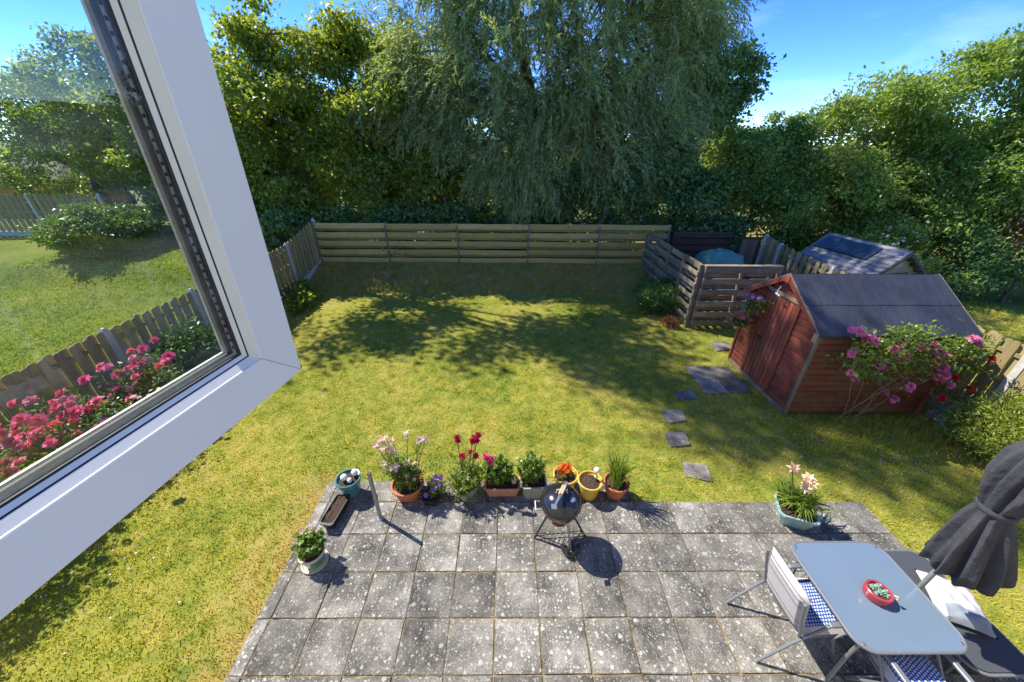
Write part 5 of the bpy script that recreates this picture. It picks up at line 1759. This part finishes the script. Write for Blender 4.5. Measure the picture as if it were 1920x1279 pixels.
mb.build('stems', M['twig'], rb)
rr = empty('red_rose', (9.7, 1.62, 0))
tag(rr, 'straggling red rose between the shed corner and the right fence', 'rose')
RR = (9.7, 1.62, 0)
for q in [(9.53, 1.6, 1.3), (9.92, 1.59, 1.28), (9.51, 1.56, 0.94), (9.86, 1.53, 0.74), (9.44, 1.49, 0.6)]:
    bloom(rr, 'redrose', q, RR, s=0.95)
    stalk(rr, RR, (9.7, 1.62, 0.0), q, 0.005)
V, S, C = clump_crown([((9.7, 1.58, 1.2), (0.25, 0.1, 0.2), 16), ((9.6, 1.58, 0.6), (0.25, 0.12, 0.4), 14)], per=12, sigma=0.07, L=0.055, W=0.034, mean=0.4, shell=0.2)
quads_object('foliage', V - np.array(RR), S, G_POT, rr)
mb = MB(); mb.prism([(-0.28, -0.18), (0.05, -0.22), (0.30, -0.05), (0.22, 0.15), (-0.15, 0.17)], 'Z', -0.05, 0.07)
tag(mb.build('stone_slab', M['stone'], loc=(10.0, 1.68, 0.0), rot=(0.05, 0.04, 0.2)), 'pale flat stone on the ground between shed and right fence', 'stone')

# hanging baskets on the shed front
for (x, y, z, kind, lab) in ((7.02, 3.13, 1.56, 'purple', 'upper hanging basket of purple petunias on the shed front'), (6.98, 3.30, 1.14, 'rose', 'lower hanging basket of pink petunias on the shed front')):
    hb = empty('hanging_basket', (x, y, z))
    tag(hb, lab, 'hanging basket')
    mb = MB(); mb.lathe([(0.02, -0.14), (0.09, -0.11), (0.13, -0.04), (0.14, 0.0), (0.12, 0.0), (0.03, 0.01)], 20); mb.build('basket', M['earth'], hb, smooth=True)
    mb = MB(); mb.tube([(0.26, 0, -0.12), (0.24, 0, 0.2), (0.14, 0, 0.33), (0.0, 0, 0.31)], 0.008, 6)
    for a in (0, 2.1, 4.2): mb.tube([(0.13 * math.cos(a), 0.13 * math.sin(a), 0.0), (0, 0, 0.31)], 0.002, 4)
    mb.build('bracket', M['blackmetal'], hb)
    V, S, C = clump_crown([((0, 0, 0.0), (0.17, 0.17, 0.14), 46)], per=14, sigma=0.05, L=0.04, W=0.024, droop=0.5, mean=0.55, shell=0.6)
    quads_object('foliage', V, S, G_POT, hb)
    for k in range(16):
        d = rand_dirs(1)[0]
        bloom(hb, kind if random.random() < 0.8 else 'purple', (d[0] * 0.18 - 0.03, d[1] * 0.18 - 0.02, d[2] * 0.15 + 0.02), (0, 0, 0), s=0.62 if kind == 'rose' else 1.1)

# fallen petals and daisies on the grass
pv, ps = [], []
n = 300
px_ = np.concatenate([rng.normal(8.3, 0.9, n // 2), rng.uniform(5.5, 9.8, n // 4), rng.normal(-2.3, 0.4, n // 8)])
py_ = np.concatenate([rng.normal(1.0, 0.45, n // 2), rng.uniform(-0.8, 1.6, n // 4), rng.normal(-1.0, 0.5, n // 8)])
keep = ~in_patio(px_, py_) & (py_ < 1.75)
px_, py_ = px_[keep], py_[keep]
V = leaf_verts(np.stack([px_, py_, zlawn(px_, py_) + 0.034], 1), np.concatenate([rng.normal(size=(len(px_), 2)), np.zeros((len(px_), 1)) + 0.1], 1), rng.uniform(0.016, 0.034, len(px_)), rng.uniform(0.014, 0.024, len(px_)), np.tile([0, 0, 1.0], (len(px_), 1)))
tag(quads_object('petals', V, rng.random(len(px_)), petal('fallen_petal', (0.70, 0.40, 0.60), (0.85, 0.72, 0.78))), 'pink and white rose petals scattered on the grass', 'petals', kind='stuff')
n = 500
dx_ = rng.uniform(-3.5, 9.8, n); dy_ = rng.uniform(0.4, 7.2, n)
keep = ~in_patio(dx_, dy_) & ~((dx_ > 7.1) & (dy_ > 1.6) & (dy_ < 3.8)) & (rng.random(n) < np.where(dx_ > 3.5, 0.9, 0.18))
dx_, dy_ = dx_[keep], dy_[keep]
V = leaf_verts(np.stack([dx_, dy_, zlawn(dx_, dy_) + 0.045], 1), np.concatenate([rng.normal(size=(len(dx_), 2)), np.zeros((len(dx_), 1))], 1), 0.013, 0.012, np.tile([0, 0, 1.0], (len(dx_), 1)))
tag(quads_object('daisies', V, rng.random(len(dx_)), M['whitepetal']), 'tiny white clover and daisy heads scattered over the lawn', 'flowers', kind='stuff')

# ------------------------------------------------------------------ neighbour's grey shed
gs = empty('grey_shed', (11.38, 4.98, 0.0), R(10))
tag(gs, 'silvered timber shed with boarded roof in the garden beyond the right fence', 'shed')
GW, GL, GE, GR = 0.86, 1.75, 1.45, 2.06
mb = MB(); mb.prism([(-GW + 0.02, 0), (GW - 0.02, 0), (GW - 0.02, GE - 0.02), (0, GR - 0.05), (-GW + 0.02, GE - 0.02)], 'Y', 0.02, GL); mb.build('wall', M['grey_x'], gs)
for k in range(14):
    z = 0.02 + k * 0.14
    w = GW if z + 0.14 < GE else GW * max(0, (GR - z - 0.13) / (GR - GE))
    if w > 0.08:
        b = MB(); b.prism([(0.016, 0.0), (-0.012, 0.0), (-0.002, 0.138), (0.016, 0.138)], 'X', -w, w); b.build('board', M['grey_x'], gs, loc=(0, 0, z), rot=(0, random.gauss(0, 0.006), 0))
win = MB(); win.box(-0.30, 0.42, -0.030, -0.014, 1.18, 1.56, 0.004); win = win.build('window', M['darkroof'], gs)
for k in range(8):
    b = MB(); b.box(-0.27 + k * 0.083, -0.20 + k * 0.083, -0.036, -0.031, 1.20, 1.50); b.build('window_slat', M['grey_x'], win)
nr = 9
for s in (-1, 1):
    ang = math.atan2(GR - GE, GW)
    Ls = math.hypot(GW, GR - GE) + 0.12
    for k in range(nr):
        t0, t1 = k / nr, (k + 1) / nr
        b = MB()
        def rp(t, lift): return (s * (GW + 0.10) * (1 - t) , (GR + 0.02) - (1 - t) * (GR - GE) * (GW + 0.10) / GW + lift)
        a_, c_ = rp(t0, 0.048), rp(t1 + 0.015, 0.020)
        b.prism([(a_[0], a_[1]), (c_[0], c_[1]), (c_[0], c_[1] - 0.018), (a_[0], a_[1] - 0.018)] if s < 0 else [(c_[0], c_[1]), (a_[0], a_[1]), (a_[0], a_[1] - 0.018), (c_[0], c_[1] - 0.018)], 'Y', -0.16, GL + 0.08)
        b.build('roof_board', M['grey_roof'], gs)
sk = MB()
def rp2(t, lift): return (-(GW + 0.10) * (1 - t), (GR + 0.02) - (1 - t) * (GR - GE) * (GW + 0.10) / GW + lift)
a_, c_ = rp2(0.50, 0.085), rp2(0.86, 0.085)
sk.prism([(a_[0], a_[1]), (c_[0], c_[1]), (c_[0], c_[1] - 0.03), (a_[0], a_[1] - 0.03)], 'Y', 0.35, GL - 0.05)
M['rooflight'] = simple('rooflight_glass', (0.03, 0.05, 0.055), 0.12, 0.2, 5.0, bmp=0.0)
sk.build('rooflight', M['rooflight'], gs)
for s in (-1, 1):
    b = MB()
    xe = s * (GW + 0.10); ze = (GR + 0.02) - (GR - GE) * (GW + 0.10) / GW
    b.prism([(xe, ze - 0.05), (s * 0.001, GR - 0.05), (s * 0.001, GR + 0.03), (xe, ze + 0.03)], 'Y', -0.185, -0.162); b.build('bargeboard', M['darkroof'], gs)

# ------------------------------------------------------------------ left neighbour: bush, far fence, orange outbuilding
shrub('round_bush', "large round green bush on the neighbour's lawn beyond the left fence", (-12.2, 10.2, 0.4), [((-12.2, 10.2, 1.15), (1.35, 1.25, 0.98), 760)], G_POT, 'bush', per=42, sigma=0.13, L=0.10, W=0.06, mean=0.35, shell=0.8, lumpy=False)
nf = [(-23.0, 12.5, 0.5), (-20.0, 12.6, 0.5), (-17.2, 12.7, 0.5), (-14.4, 12.8, 0.5)]
pale_fence('pale_fence', "distant weathered fence behind the neighbour's round bush", nf, -1, 1.7, 22)
ob = empty('garden_cabin', (-22.5, 17.0, 0.4))
tag(ob, 'orange-walled cabin with dark hipped roof far beyond the left fence', 'cabin')
mb = MB(); mb.box(-2.2, 2.2, 0, 3.0, 0, 2.0); mb.build('wall', M['orange'], ob)
mb = MB(); mb.add([(-2.6, -0.4, 1.95), (2.6, -0.4, 1.95), (2.6, 3.4, 1.95), (-2.6, 3.4, 1.95), (-1.0, 1.5, 2.9), (1.0, 1.5, 2.9), (-2.6, -0.4, 1.88), (2.6, -0.4, 1.88), (2.6, 3.4, 1.88), (-2.6, 3.4, 1.88)], [(0, 1, 5, 4), (1, 2, 5), (2, 3, 4, 5), (3, 0, 4), (6, 7, 1, 0), (7, 8, 2, 1), (8, 9, 3, 2), (9, 6, 0, 3), (9, 8, 7, 6)]); mb.build('roof', M['darkroof'], ob)
mb = MB(); mb.box(-0.5, 0.5, -0.03, -0.005, 0.0, 1.75); mb.build('door', M['brown_x'], ob)

# ------------------------------------------------------------------ trees
Z0 = 0.5
tree('broadleaf_tree', 'bushy yellow-green broadleaf tree behind the left corner of the back fence', (-6.6, 11.8, Z0),
     [((-6.9, 11.2, 4.9), (1.9, 1.6, 1.9), 330), ((-5.3, 10.9, 3.1), (1.6, 1.2, 1.6), 260), ((-7.6, 11.2, 2.6), (1.5, 1.3, 1.6), 200), ((-5.0, 11.0, 7.0), (1.1, 0.9, 0.8), 70), ((-5.6, 11.6, 6.2), (1.4, 1.0, 1.3), 150)], G_BROAD, 0.15, 'trees behind the back fence', mean=0.62)
tree('broadleaf_tree', 'leafy broadleaf tree between the left tree and the willow', (-2.6, 12.4, Z0),
     [((-3.2, 11.8, 4.0), (1.7, 1.3, 1.6), 270), ((-2.6, 10.8, 2.2), (1.6, 1.0, 1.4), 230), ((-0.9, 11.2, 2.6), (1.5, 1.0, 1.5), 220), ((-1.5, 12.4, 5.4), (1.5, 1.2, 1.4), 170), ((-4.0, 12.0, 5.9), (1.5, 1.2, 1.4), 170), ((-2.4, 12.2, 6.5), (1.2, 1.0, 1.0), 90), ((-3.2, 9.9, 5.4), (1.2, 0.7, 0.7), 60), ((-5.3, 9.6, 5.0), (1.1, 0.7, 0.7), 60), ((-3.4, 11.4, 7.0), (1.2, 0.9, 0.9), 80), ((-1.6, 11.6, 6.9), (1.0, 0.9, 0.8), 60), ((-0.6, 11.6, 4.2), (1.3, 0.9, 1.2), 120), ((-0.9, 9.9, 5.9), (1.1, 0.6, 0.8), 50), ((0.6, 11.6, 2.0), (1.3, 1.0, 1.3), 150)], G_BROAD, 0.14, 'trees behind the back fence', mean=0.60)
tree('ivy_bush', 'dark ivy-like bush crowding over the left fence corner', (-5.6, 10.1, 0.4),
     [((-5.3, 9.9, 1.15), (1.0, 0.7, 0.9), 170), ((-6.8, 9.8, 1.3), (1.1, 0.8, 1.0), 150), ((-3.6, 10.1, 1.35), (1.1, 0.5, 0.75), 130), ((-1.2, 10.0, 1.45), (1.4, 0.5, 0.75), 150), ((1.0, 10.4, 1.5), (1.4, 0.5, 0.9), 150), ((3.2, 10.5, 1.6), (1.4, 0.5, 0.9), 150)], G_DARK, 0.05, 'trees behind the back fence', cat='bush', mean=0.5, per=40)
tree('broadleaf_tree', "broad green tree seen through the glass beyond the neighbour's lawn", (-11.0, 13.5, Z0),
     [((-9.2, 13.4, 5.6), (1.6, 1.3, 1.5), 170), ((-12.2, 13.6, 5.9), (1.8, 1.4, 1.5), 190), ((-11.2, 13.2, 4.4), (2.0, 1.5, 2.0), 300), ((-9.4, 13.0, 3.0), (1.7, 1.3, 1.8), 230), ((-12.8, 13.6, 2.6), (1.6, 1.4, 1.7), 200)], G_BROAD, 0.18, 'trees beyond the left garden', mean=0.42)
tree('broadleaf_tree', "dense tree at the far left seen through the window glass", (-16.5, 15.0, Z0),
     [((-16.3, 14.6, 4.6), (2.4, 1.7, 2.1), 300), ((-14.4, 14.8, 3.4), (1.9, 1.5, 2.0), 230), ((-18.5, 15.2, 3.5), (2.0, 1.6, 2.2), 220)], G_BROAD, 0.2, 'trees beyond the left garden', mean=0.40, L=0.13, W=0.085)
tree('tall_tree', 'tall tree whose crown rises out of the picture at the upper left', (-7.7, 11.2, Z0),  # unseen crown, its masses placed so their shade dapples the lawn
     [((-5.9, 8.9, 8.9), (1.7, 1.3, 0.9), 42), ((-4.0, 8.6, 8.9), (1.5, 1.0, 0.8), 42), ((-6.6, 8.3, 8.3), (1.3, 1.0, 0.8), 50), ((-1.4, 8.9, 9.2), (1.8, 1.1, 0.9), 48), ((-8.4, 8.4, 9.0), (2.0, 1.4, 1.2), 56), ((-5.5, 9.0, 11.2), (1.5, 1.4, 1.4), 36), ((-4.2, 9.2, 12.6), (1.9, 1.5, 2.0), 70), ((-4.8, 9.3, 15.2), (2.0, 1.6, 1.9), 100), ((-5.0, 8.9, 18.2), (2.0, 1.5, 1.9), 70), ((-6.3, 9.4, 17.6), (1.3, 1.3, 1.5), 40)], G_BROAD, 0.11, 'trees behind the back fence', mean=0.45, per=40, L=0.15, W=0.10, sigma=0.34)

def willow():
    base = (4.3, 12.2, Z0)
    root = empty('willow_tree', base)
    tag(root, 'huge willow with drooping grey-green sprays towering over the back fence', 'tree', 'trees behind the back fence')
    b = np.array(base)
    blobs = [((0.4, 10.9, 6.6), (1.9, 1.3, 2.2), 120), ((2.7, 10.6, 7.0), (2.1, 1.5, 2.6), 190), ((5.2, 10.8, 7.2), (2.0, 1.5, 2.6), 190), ((7.2, 11.3, 6.6), (1.5, 1.3, 2.2), 130),
             ((2.7, 10.2, 4.3), (1.25, 0.8, 1.4), 105), ((0.9, 10.5, 4.5), (0.9, 0.7, 1.2), 62), ((4.7, 10.5, 4.9), (1.3, 0.8, 1.1), 80), ((3.1, 9.8, 3.0), (0.7, 0.5, 0.7), 34), ((6.6, 10.7, 4.4), (1.3, 0.9, 1.2), 90), ((-0.9, 10.8, 5.6), (1.1, 0.8, 1.2), 60), ((5.6, 10.3, 3.6), (0.9, 0.6, 0.7), 40), ((4.2, 11.6, 10.6), (3.6, 2.6, 2.2), 210), ((7.6, 11.6, 9.0), (1.8, 1.6, 1.6), 70), ((0.6, 11.4, 9.6), (1.8, 1.6, 1.6), 70)]
    V, S, C = [], [], []
    for (c, r, n) in blobs:
        d = rand_dirs(n)
        ph = rng.random(4) * 6.28
        lump = 1 + 0.15 * np.sin(d[:, 0] * 4.1 + ph[0]) + 0.15 * np.sin(d[:, 2] * 5.0 + ph[1]) + 0.12 * np.sin(d[:, 1] * 5 + ph[2])
        cc = np.array(c) + d * np.array(r) * (lump * (0.45 + 0.6 * rng.random(n) ** 0.5))[:, None]
        C.append(cc)
        ns = 7
        idx = np.repeat(np.arange(n), ns)
        out = cc - np.array([4.0, 12.0, 0])
        out[:, 2] = 0
        out = unit(out * np.array([1, 1.2, 1]) + np.array([0.25, -0.35, 0]))
        hd = unit(out + rng.normal(size=(n, 3)) * 0.85)[idx]
        pos = cc[idx] + rng.normal(size=(len(idx), 3)) * np.array([0.13, 0.13, 0.16])
        dirn = hd * 0.9 + rng.normal(size=(len(idx), 3)) * 0.16 + np.array([0, 0, 0.05])
        dirn = unit(dirn)
        ln = (0.55 + 0.75 * rng.random(len(idx)))
        tone = (0.45 + rng.normal(size=n) * 0.15)[idx] + rng.normal(size=len(idx)) * 0.06
        steps = 13
        dr = (0.045 + 0.15 * rng.random(n))[idx]
        for k in range(steps):
            pos = pos + dirn * (ln / steps)[:, None]
            dirn = unit(dirn + np.stack([0 * dr, 0 * dr, -dr], 1))
            for q in range(2):
                sd = rng.normal(size=pos.shape)
                sd = unit(np.cross(dirn, sd))
                ax = dirn * 0.85 + sd * 0.5
                V.append(leaf_verts(pos, ax, 0.11 + 0.09 * rng.random(len(pos)), 0.026 + 0.012 * rng.random(len(pos))))
                S.append(tone + rng.normal(size=len(pos)) * 0.12)
    V = np.concatenate(V)
    quads_object('crown', V - b, np.concatenate(S), G_WILLOW, root)
    C = np.concatenate(C)
    mb = MB()
    def limb(pts, r0, r1, seg=8):
        n = 9
        pts = [np.array(p, float) for p in pts]
        out = []
        for i in range(n + 1):
            t = i / n * (len(pts) - 1)
            k = min(int(t), len(pts) - 2)
            q = pts[k] + (pts[k + 1] - pts[k]) * (t - k)
            out.append(Vector(q - b) + Vector((random.gauss(0, 0.03), random.gauss(0, 0.03), 0)))
        mb.tube(out, [r0 + (r1 - r0) * i / n for i in range(n + 1)], seg)
    limb([(4.3, 12.2, 0.2), (4.1, 12.0, 2.5), (3.3, 11.6, 5.0), (2.6, 11.2, 7.2), (2.2, 11.0, 9.5)], 0.34, 0.10)
    limb([(4.3, 12.2, 0.2), (4.7, 12.1, 3.0), (5.4, 11.6, 6.0), (6.4, 11.4, 8.4)], 0.30, 0.08)
    limb([(4.1, 12.0, 2.4), (2.4, 11.5, 4.2), (0.6, 11.0, 5.4), (-1.6, 10.7, 5.2)], 0.17, 0.04)
    limb([(3.3, 11.6, 5.0), (1.6, 11.0, 6.6), (0.2, 10.7, 8.0)], 0.13, 0.04)
    limb([(3.6, 11.7, 4.2), (3.2, 10.9, 5.2), (2.9, 10.3, 5.4), (2.7, 9.9, 4.7)], 0.10, 0.03)
    limb([(4.8, 12.0, 3.6), (5.6, 11.2, 4.9), (6.6, 10.8, 5.6), (7.6, 10.7, 5.2)], 0.12, 0.03)
    limb([(-0.4, 11.4, 0.3), (-0.2, 11.2, 2.4), (0.1, 11.0, 4.0), (-0.6, 10.8, 5.0), (-2.0, 10.5, 5.7)], 0.13, 0.03)
    for q in C[rng.integers(0, len(C), 150)]:
        s = np.array([3.4, 11.6, 6.0]) * 0.55 + q * 0.45
        mb.tube([pp - Vector(base) for pp in bez(s, q, 0.25, 4, 0.06)], [0.03, 0.025, 0.018, 0.012, 0.006], 4, cap=False)
    mb.build('trunk', M['bark'], root, smooth=True)
    # bare dead spray at the left of the crown
    mb = MB()
    for k in range(46):
        a = Vector((0.3 + random.gauss(0, 0.25), 10.3 + random.gauss(0, 0.15), 5.7 + random.gauss(0, 0.12)))
        e = Vector((-1.7 + random.gauss(0, 0.5), 10.0 + random.gauss(0, 0.35), 4.75 + random.gauss(0, 0.45)))
        mb.tube([pp - Vector(base) for pp in bez(a, e, 0.12, 4, 0.04)], [0.012, 0.009, 0.007, 0.005, 0.003], 4, cap=False)
    mb.build('dead_twigs', M['twig'], root)
willow()

tree('dark_tree', 'dark-leaved tree at the right edge of the willow against the sky', (9.2, 12.6, Z0),
     [((9.3, 12.4, 6.3), (0.95, 1.1, 1.3), 150), ((8.7, 12.2, 4.6), (1.5, 1.2, 1.5), 220), ((8.3, 12.6, 8.2), (1.3, 1.2, 1.5), 170), ((10.0, 12.2, 6.0), (0.9, 0.8, 1.3), 150)], G_DARK, 0.14, 'trees behind the back fence', mean=0.55)
tree('dark_shrub', 'dense dark green shrub behind the middle of the back fence', (5.4, 11.0, Z0),
     [((4.6, 11.0, 2.0), (1.5, 0.9, 1.5), 230), ((2.6, 11.2, 1.9), (1.3, 0.8, 1.2), 170), ((6.4, 10.8, 2.3), (1.5, 1.0, 1.5), 260)], G_DARK, 0.08, 'trees behind the back fence', cat='shrub', mean=0.42)
tree('dark_shrub', 'dense dark green shrub above the green tank', (8.4, 10.9, Z0),
     [((8.2, 10.7, 2.3), (1.5, 1.0, 1.6), 270), ((9.6, 10.4, 1.8), (1.2, 0.9, 1.4), 190), ((7.6, 11.4, 3.6), (1.4, 0.9, 1.2), 170)], G_DARK, 0.08, 'trees behind the back fence', cat='shrub', mean=0.48)
tree('sallow_bush', 'mid green bush behind the wooden gate panel', (11.2, 10.8, Z0),
     [((10.9, 10.6, 2.5), (1.4, 1.1, 1.7), 270), ((12.2, 10.2, 1.9), (1.3, 1.0, 1.5), 190), ((11.7, 11.6, 3.9), (1.5, 1.0, 1.1), 190)], G_HEDGE, 0.08, 'tall bushes beyond the right fence', cat='bush', L=0.125, W=0.062, dens=1.35, mean=0.56)
tree('sallow_bush', "tall sunlit yellow-green bush behind the grey shed's ridge", (14.2, 10.5, Z0),
     [((14.0, 10.2, 4.2), (1.9, 1.4, 1.8), 360), ((13.2, 9.7, 2.2), (1.7, 1.2, 1.7), 260), ((15.4, 10.0, 2.6), (1.6, 1.3, 1.9), 230)], G_HEDGE, 0.09, 'tall bushes beyond the right fence', cat='bush', L=0.125, W=0.062, dens=1.35, mean=0.68)
tree('sallow_bush', 'tallest sunlit bush at the right edge of the picture', (17.0, 9.4, Z0),
     [((16.6, 9.8, 4.8), (1.9, 1.4, 1.9), 360), ((16.4, 8.8, 2.4), (1.8, 1.3, 1.8), 270), ((18.6, 8.8, 3.4), (1.9, 1.5, 2.3), 270), ((18.9, 9.6, 5.0), (1.7, 1.3, 1.7), 220)], G_HEDGE, 0.09, 'tall bushes beyond the right fence', cat='bush', L=0.125, W=0.062, dens=1.35, mean=0.60)
shrub('white_blossom_shrub', 'white-blossomed shrub behind the grey shed', (13.7, 7.9, 0.0), [((13.7, 7.9, 1.5), (0.9, 0.7, 0.75), 170)], G_HEDGE, 'shrub', per=30, sigma=0.14, L=0.09, W=0.045, mean=0.5, shell=0.5,
      blooms=[(13.7 + random.gauss(0, 0.5), 7.5 + random.gauss(0, 0.25), 1.85 + random.gauss(0, 0.25)) for _ in range(34)], bloom_kind='white', bs=1.0)
shrub('golden_bush', 'low golden-green bush at the foot of the hedge by the grey shed', (14.0, 6.7, 0.0), [((14.0, 6.8, 0.65), (1.0, 0.7, 0.7), 200)], G_HEDGE, 'bush', per=34, sigma=0.14, L=0.10, W=0.02, mean=0.75, shell=0.5)
shrub('dark_undergrowth', "dark undergrowth along the far side of the right neighbour's lawn", (16.4, 7.4, 0.0), [((16.2, 7.6, 0.9), (1.2, 0.7, 0.9), 180), ((18.2, 7.2, 1.1), (1.2, 0.8, 1.1), 160)], G_DARK, 'bush', per=36, sigma=0.18, L=0.10, W=0.05, mean=0.4, shell=0.5)
shrub('russet_bush', 'russet-tinged bush hanging at the right edge of the hedge', (17.4, 7.0, 0.0), [((17.3, 7.2, 2.1), (0.7, 0.5, 0.6), 60)], G_RED, 'bush', per=22, sigma=0.2, L=0.09, W=0.045, mean=0.5, shell=0.3)
tree('far_tree', 'small distant tree on the skyline between willow and hedge', (30.6, 40.0, 0.0),
     [((30.6, 40, 5.2), (2.0, 1.8, 1.5), 110), ((29.4, 40, 3.4), (1.8, 1.6, 1.6), 80), ((32.2, 40, 3.8), (1.8, 1.6, 1.6), 80)], G_BROAD, 0.25, 'far trees', per=40, sigma=0.32, L=0.26, W=0.18, mean=0.6)
k = 0
for (x, y, h, w, lab) in ((-24, 24, 7.5, 4.5, 'far tree beyond the orange cabin'), (-16, 22, 7.0, 4.5, 'far tree behind the trees seen through the glass'), (-8, 20, 6.2, 4.2, 'far tree filling the gaps behind the left broadleaf tree'), (-1, 19, 6.8, 4.2, 'far tree filling the gaps left of the willow trunk'), (6, 19, 6.6, 4.2, 'far tree filling the gaps behind the willow'), (13, 20, 6.6, 4.6, 'far tree behind the mid green bush'), (21, 17, 6.0, 4.4, 'far tree behind the tall bushes at the right'), (27, 15, 5.4, 4.5, 'far tree beyond the right edge of the hedge')):
    tree('far_tree', lab, (x, y, 0.3), [((x, y, h * 0.62), (w * 0.75, 2.0, h * 0.36), 150), ((x - w * 0.5, y, h * 0.33), (w * 0.6, 1.8, h * 0.32), 100), ((x + w * 0.5, y - 0.3, h * 0.35), (w * 0.6, 1.8, h * 0.34), 100)], G_BROAD, 0.2, 'far trees', per=40, sigma=0.34, L=0.24, W=0.16, mean=0.5, twigs=9)
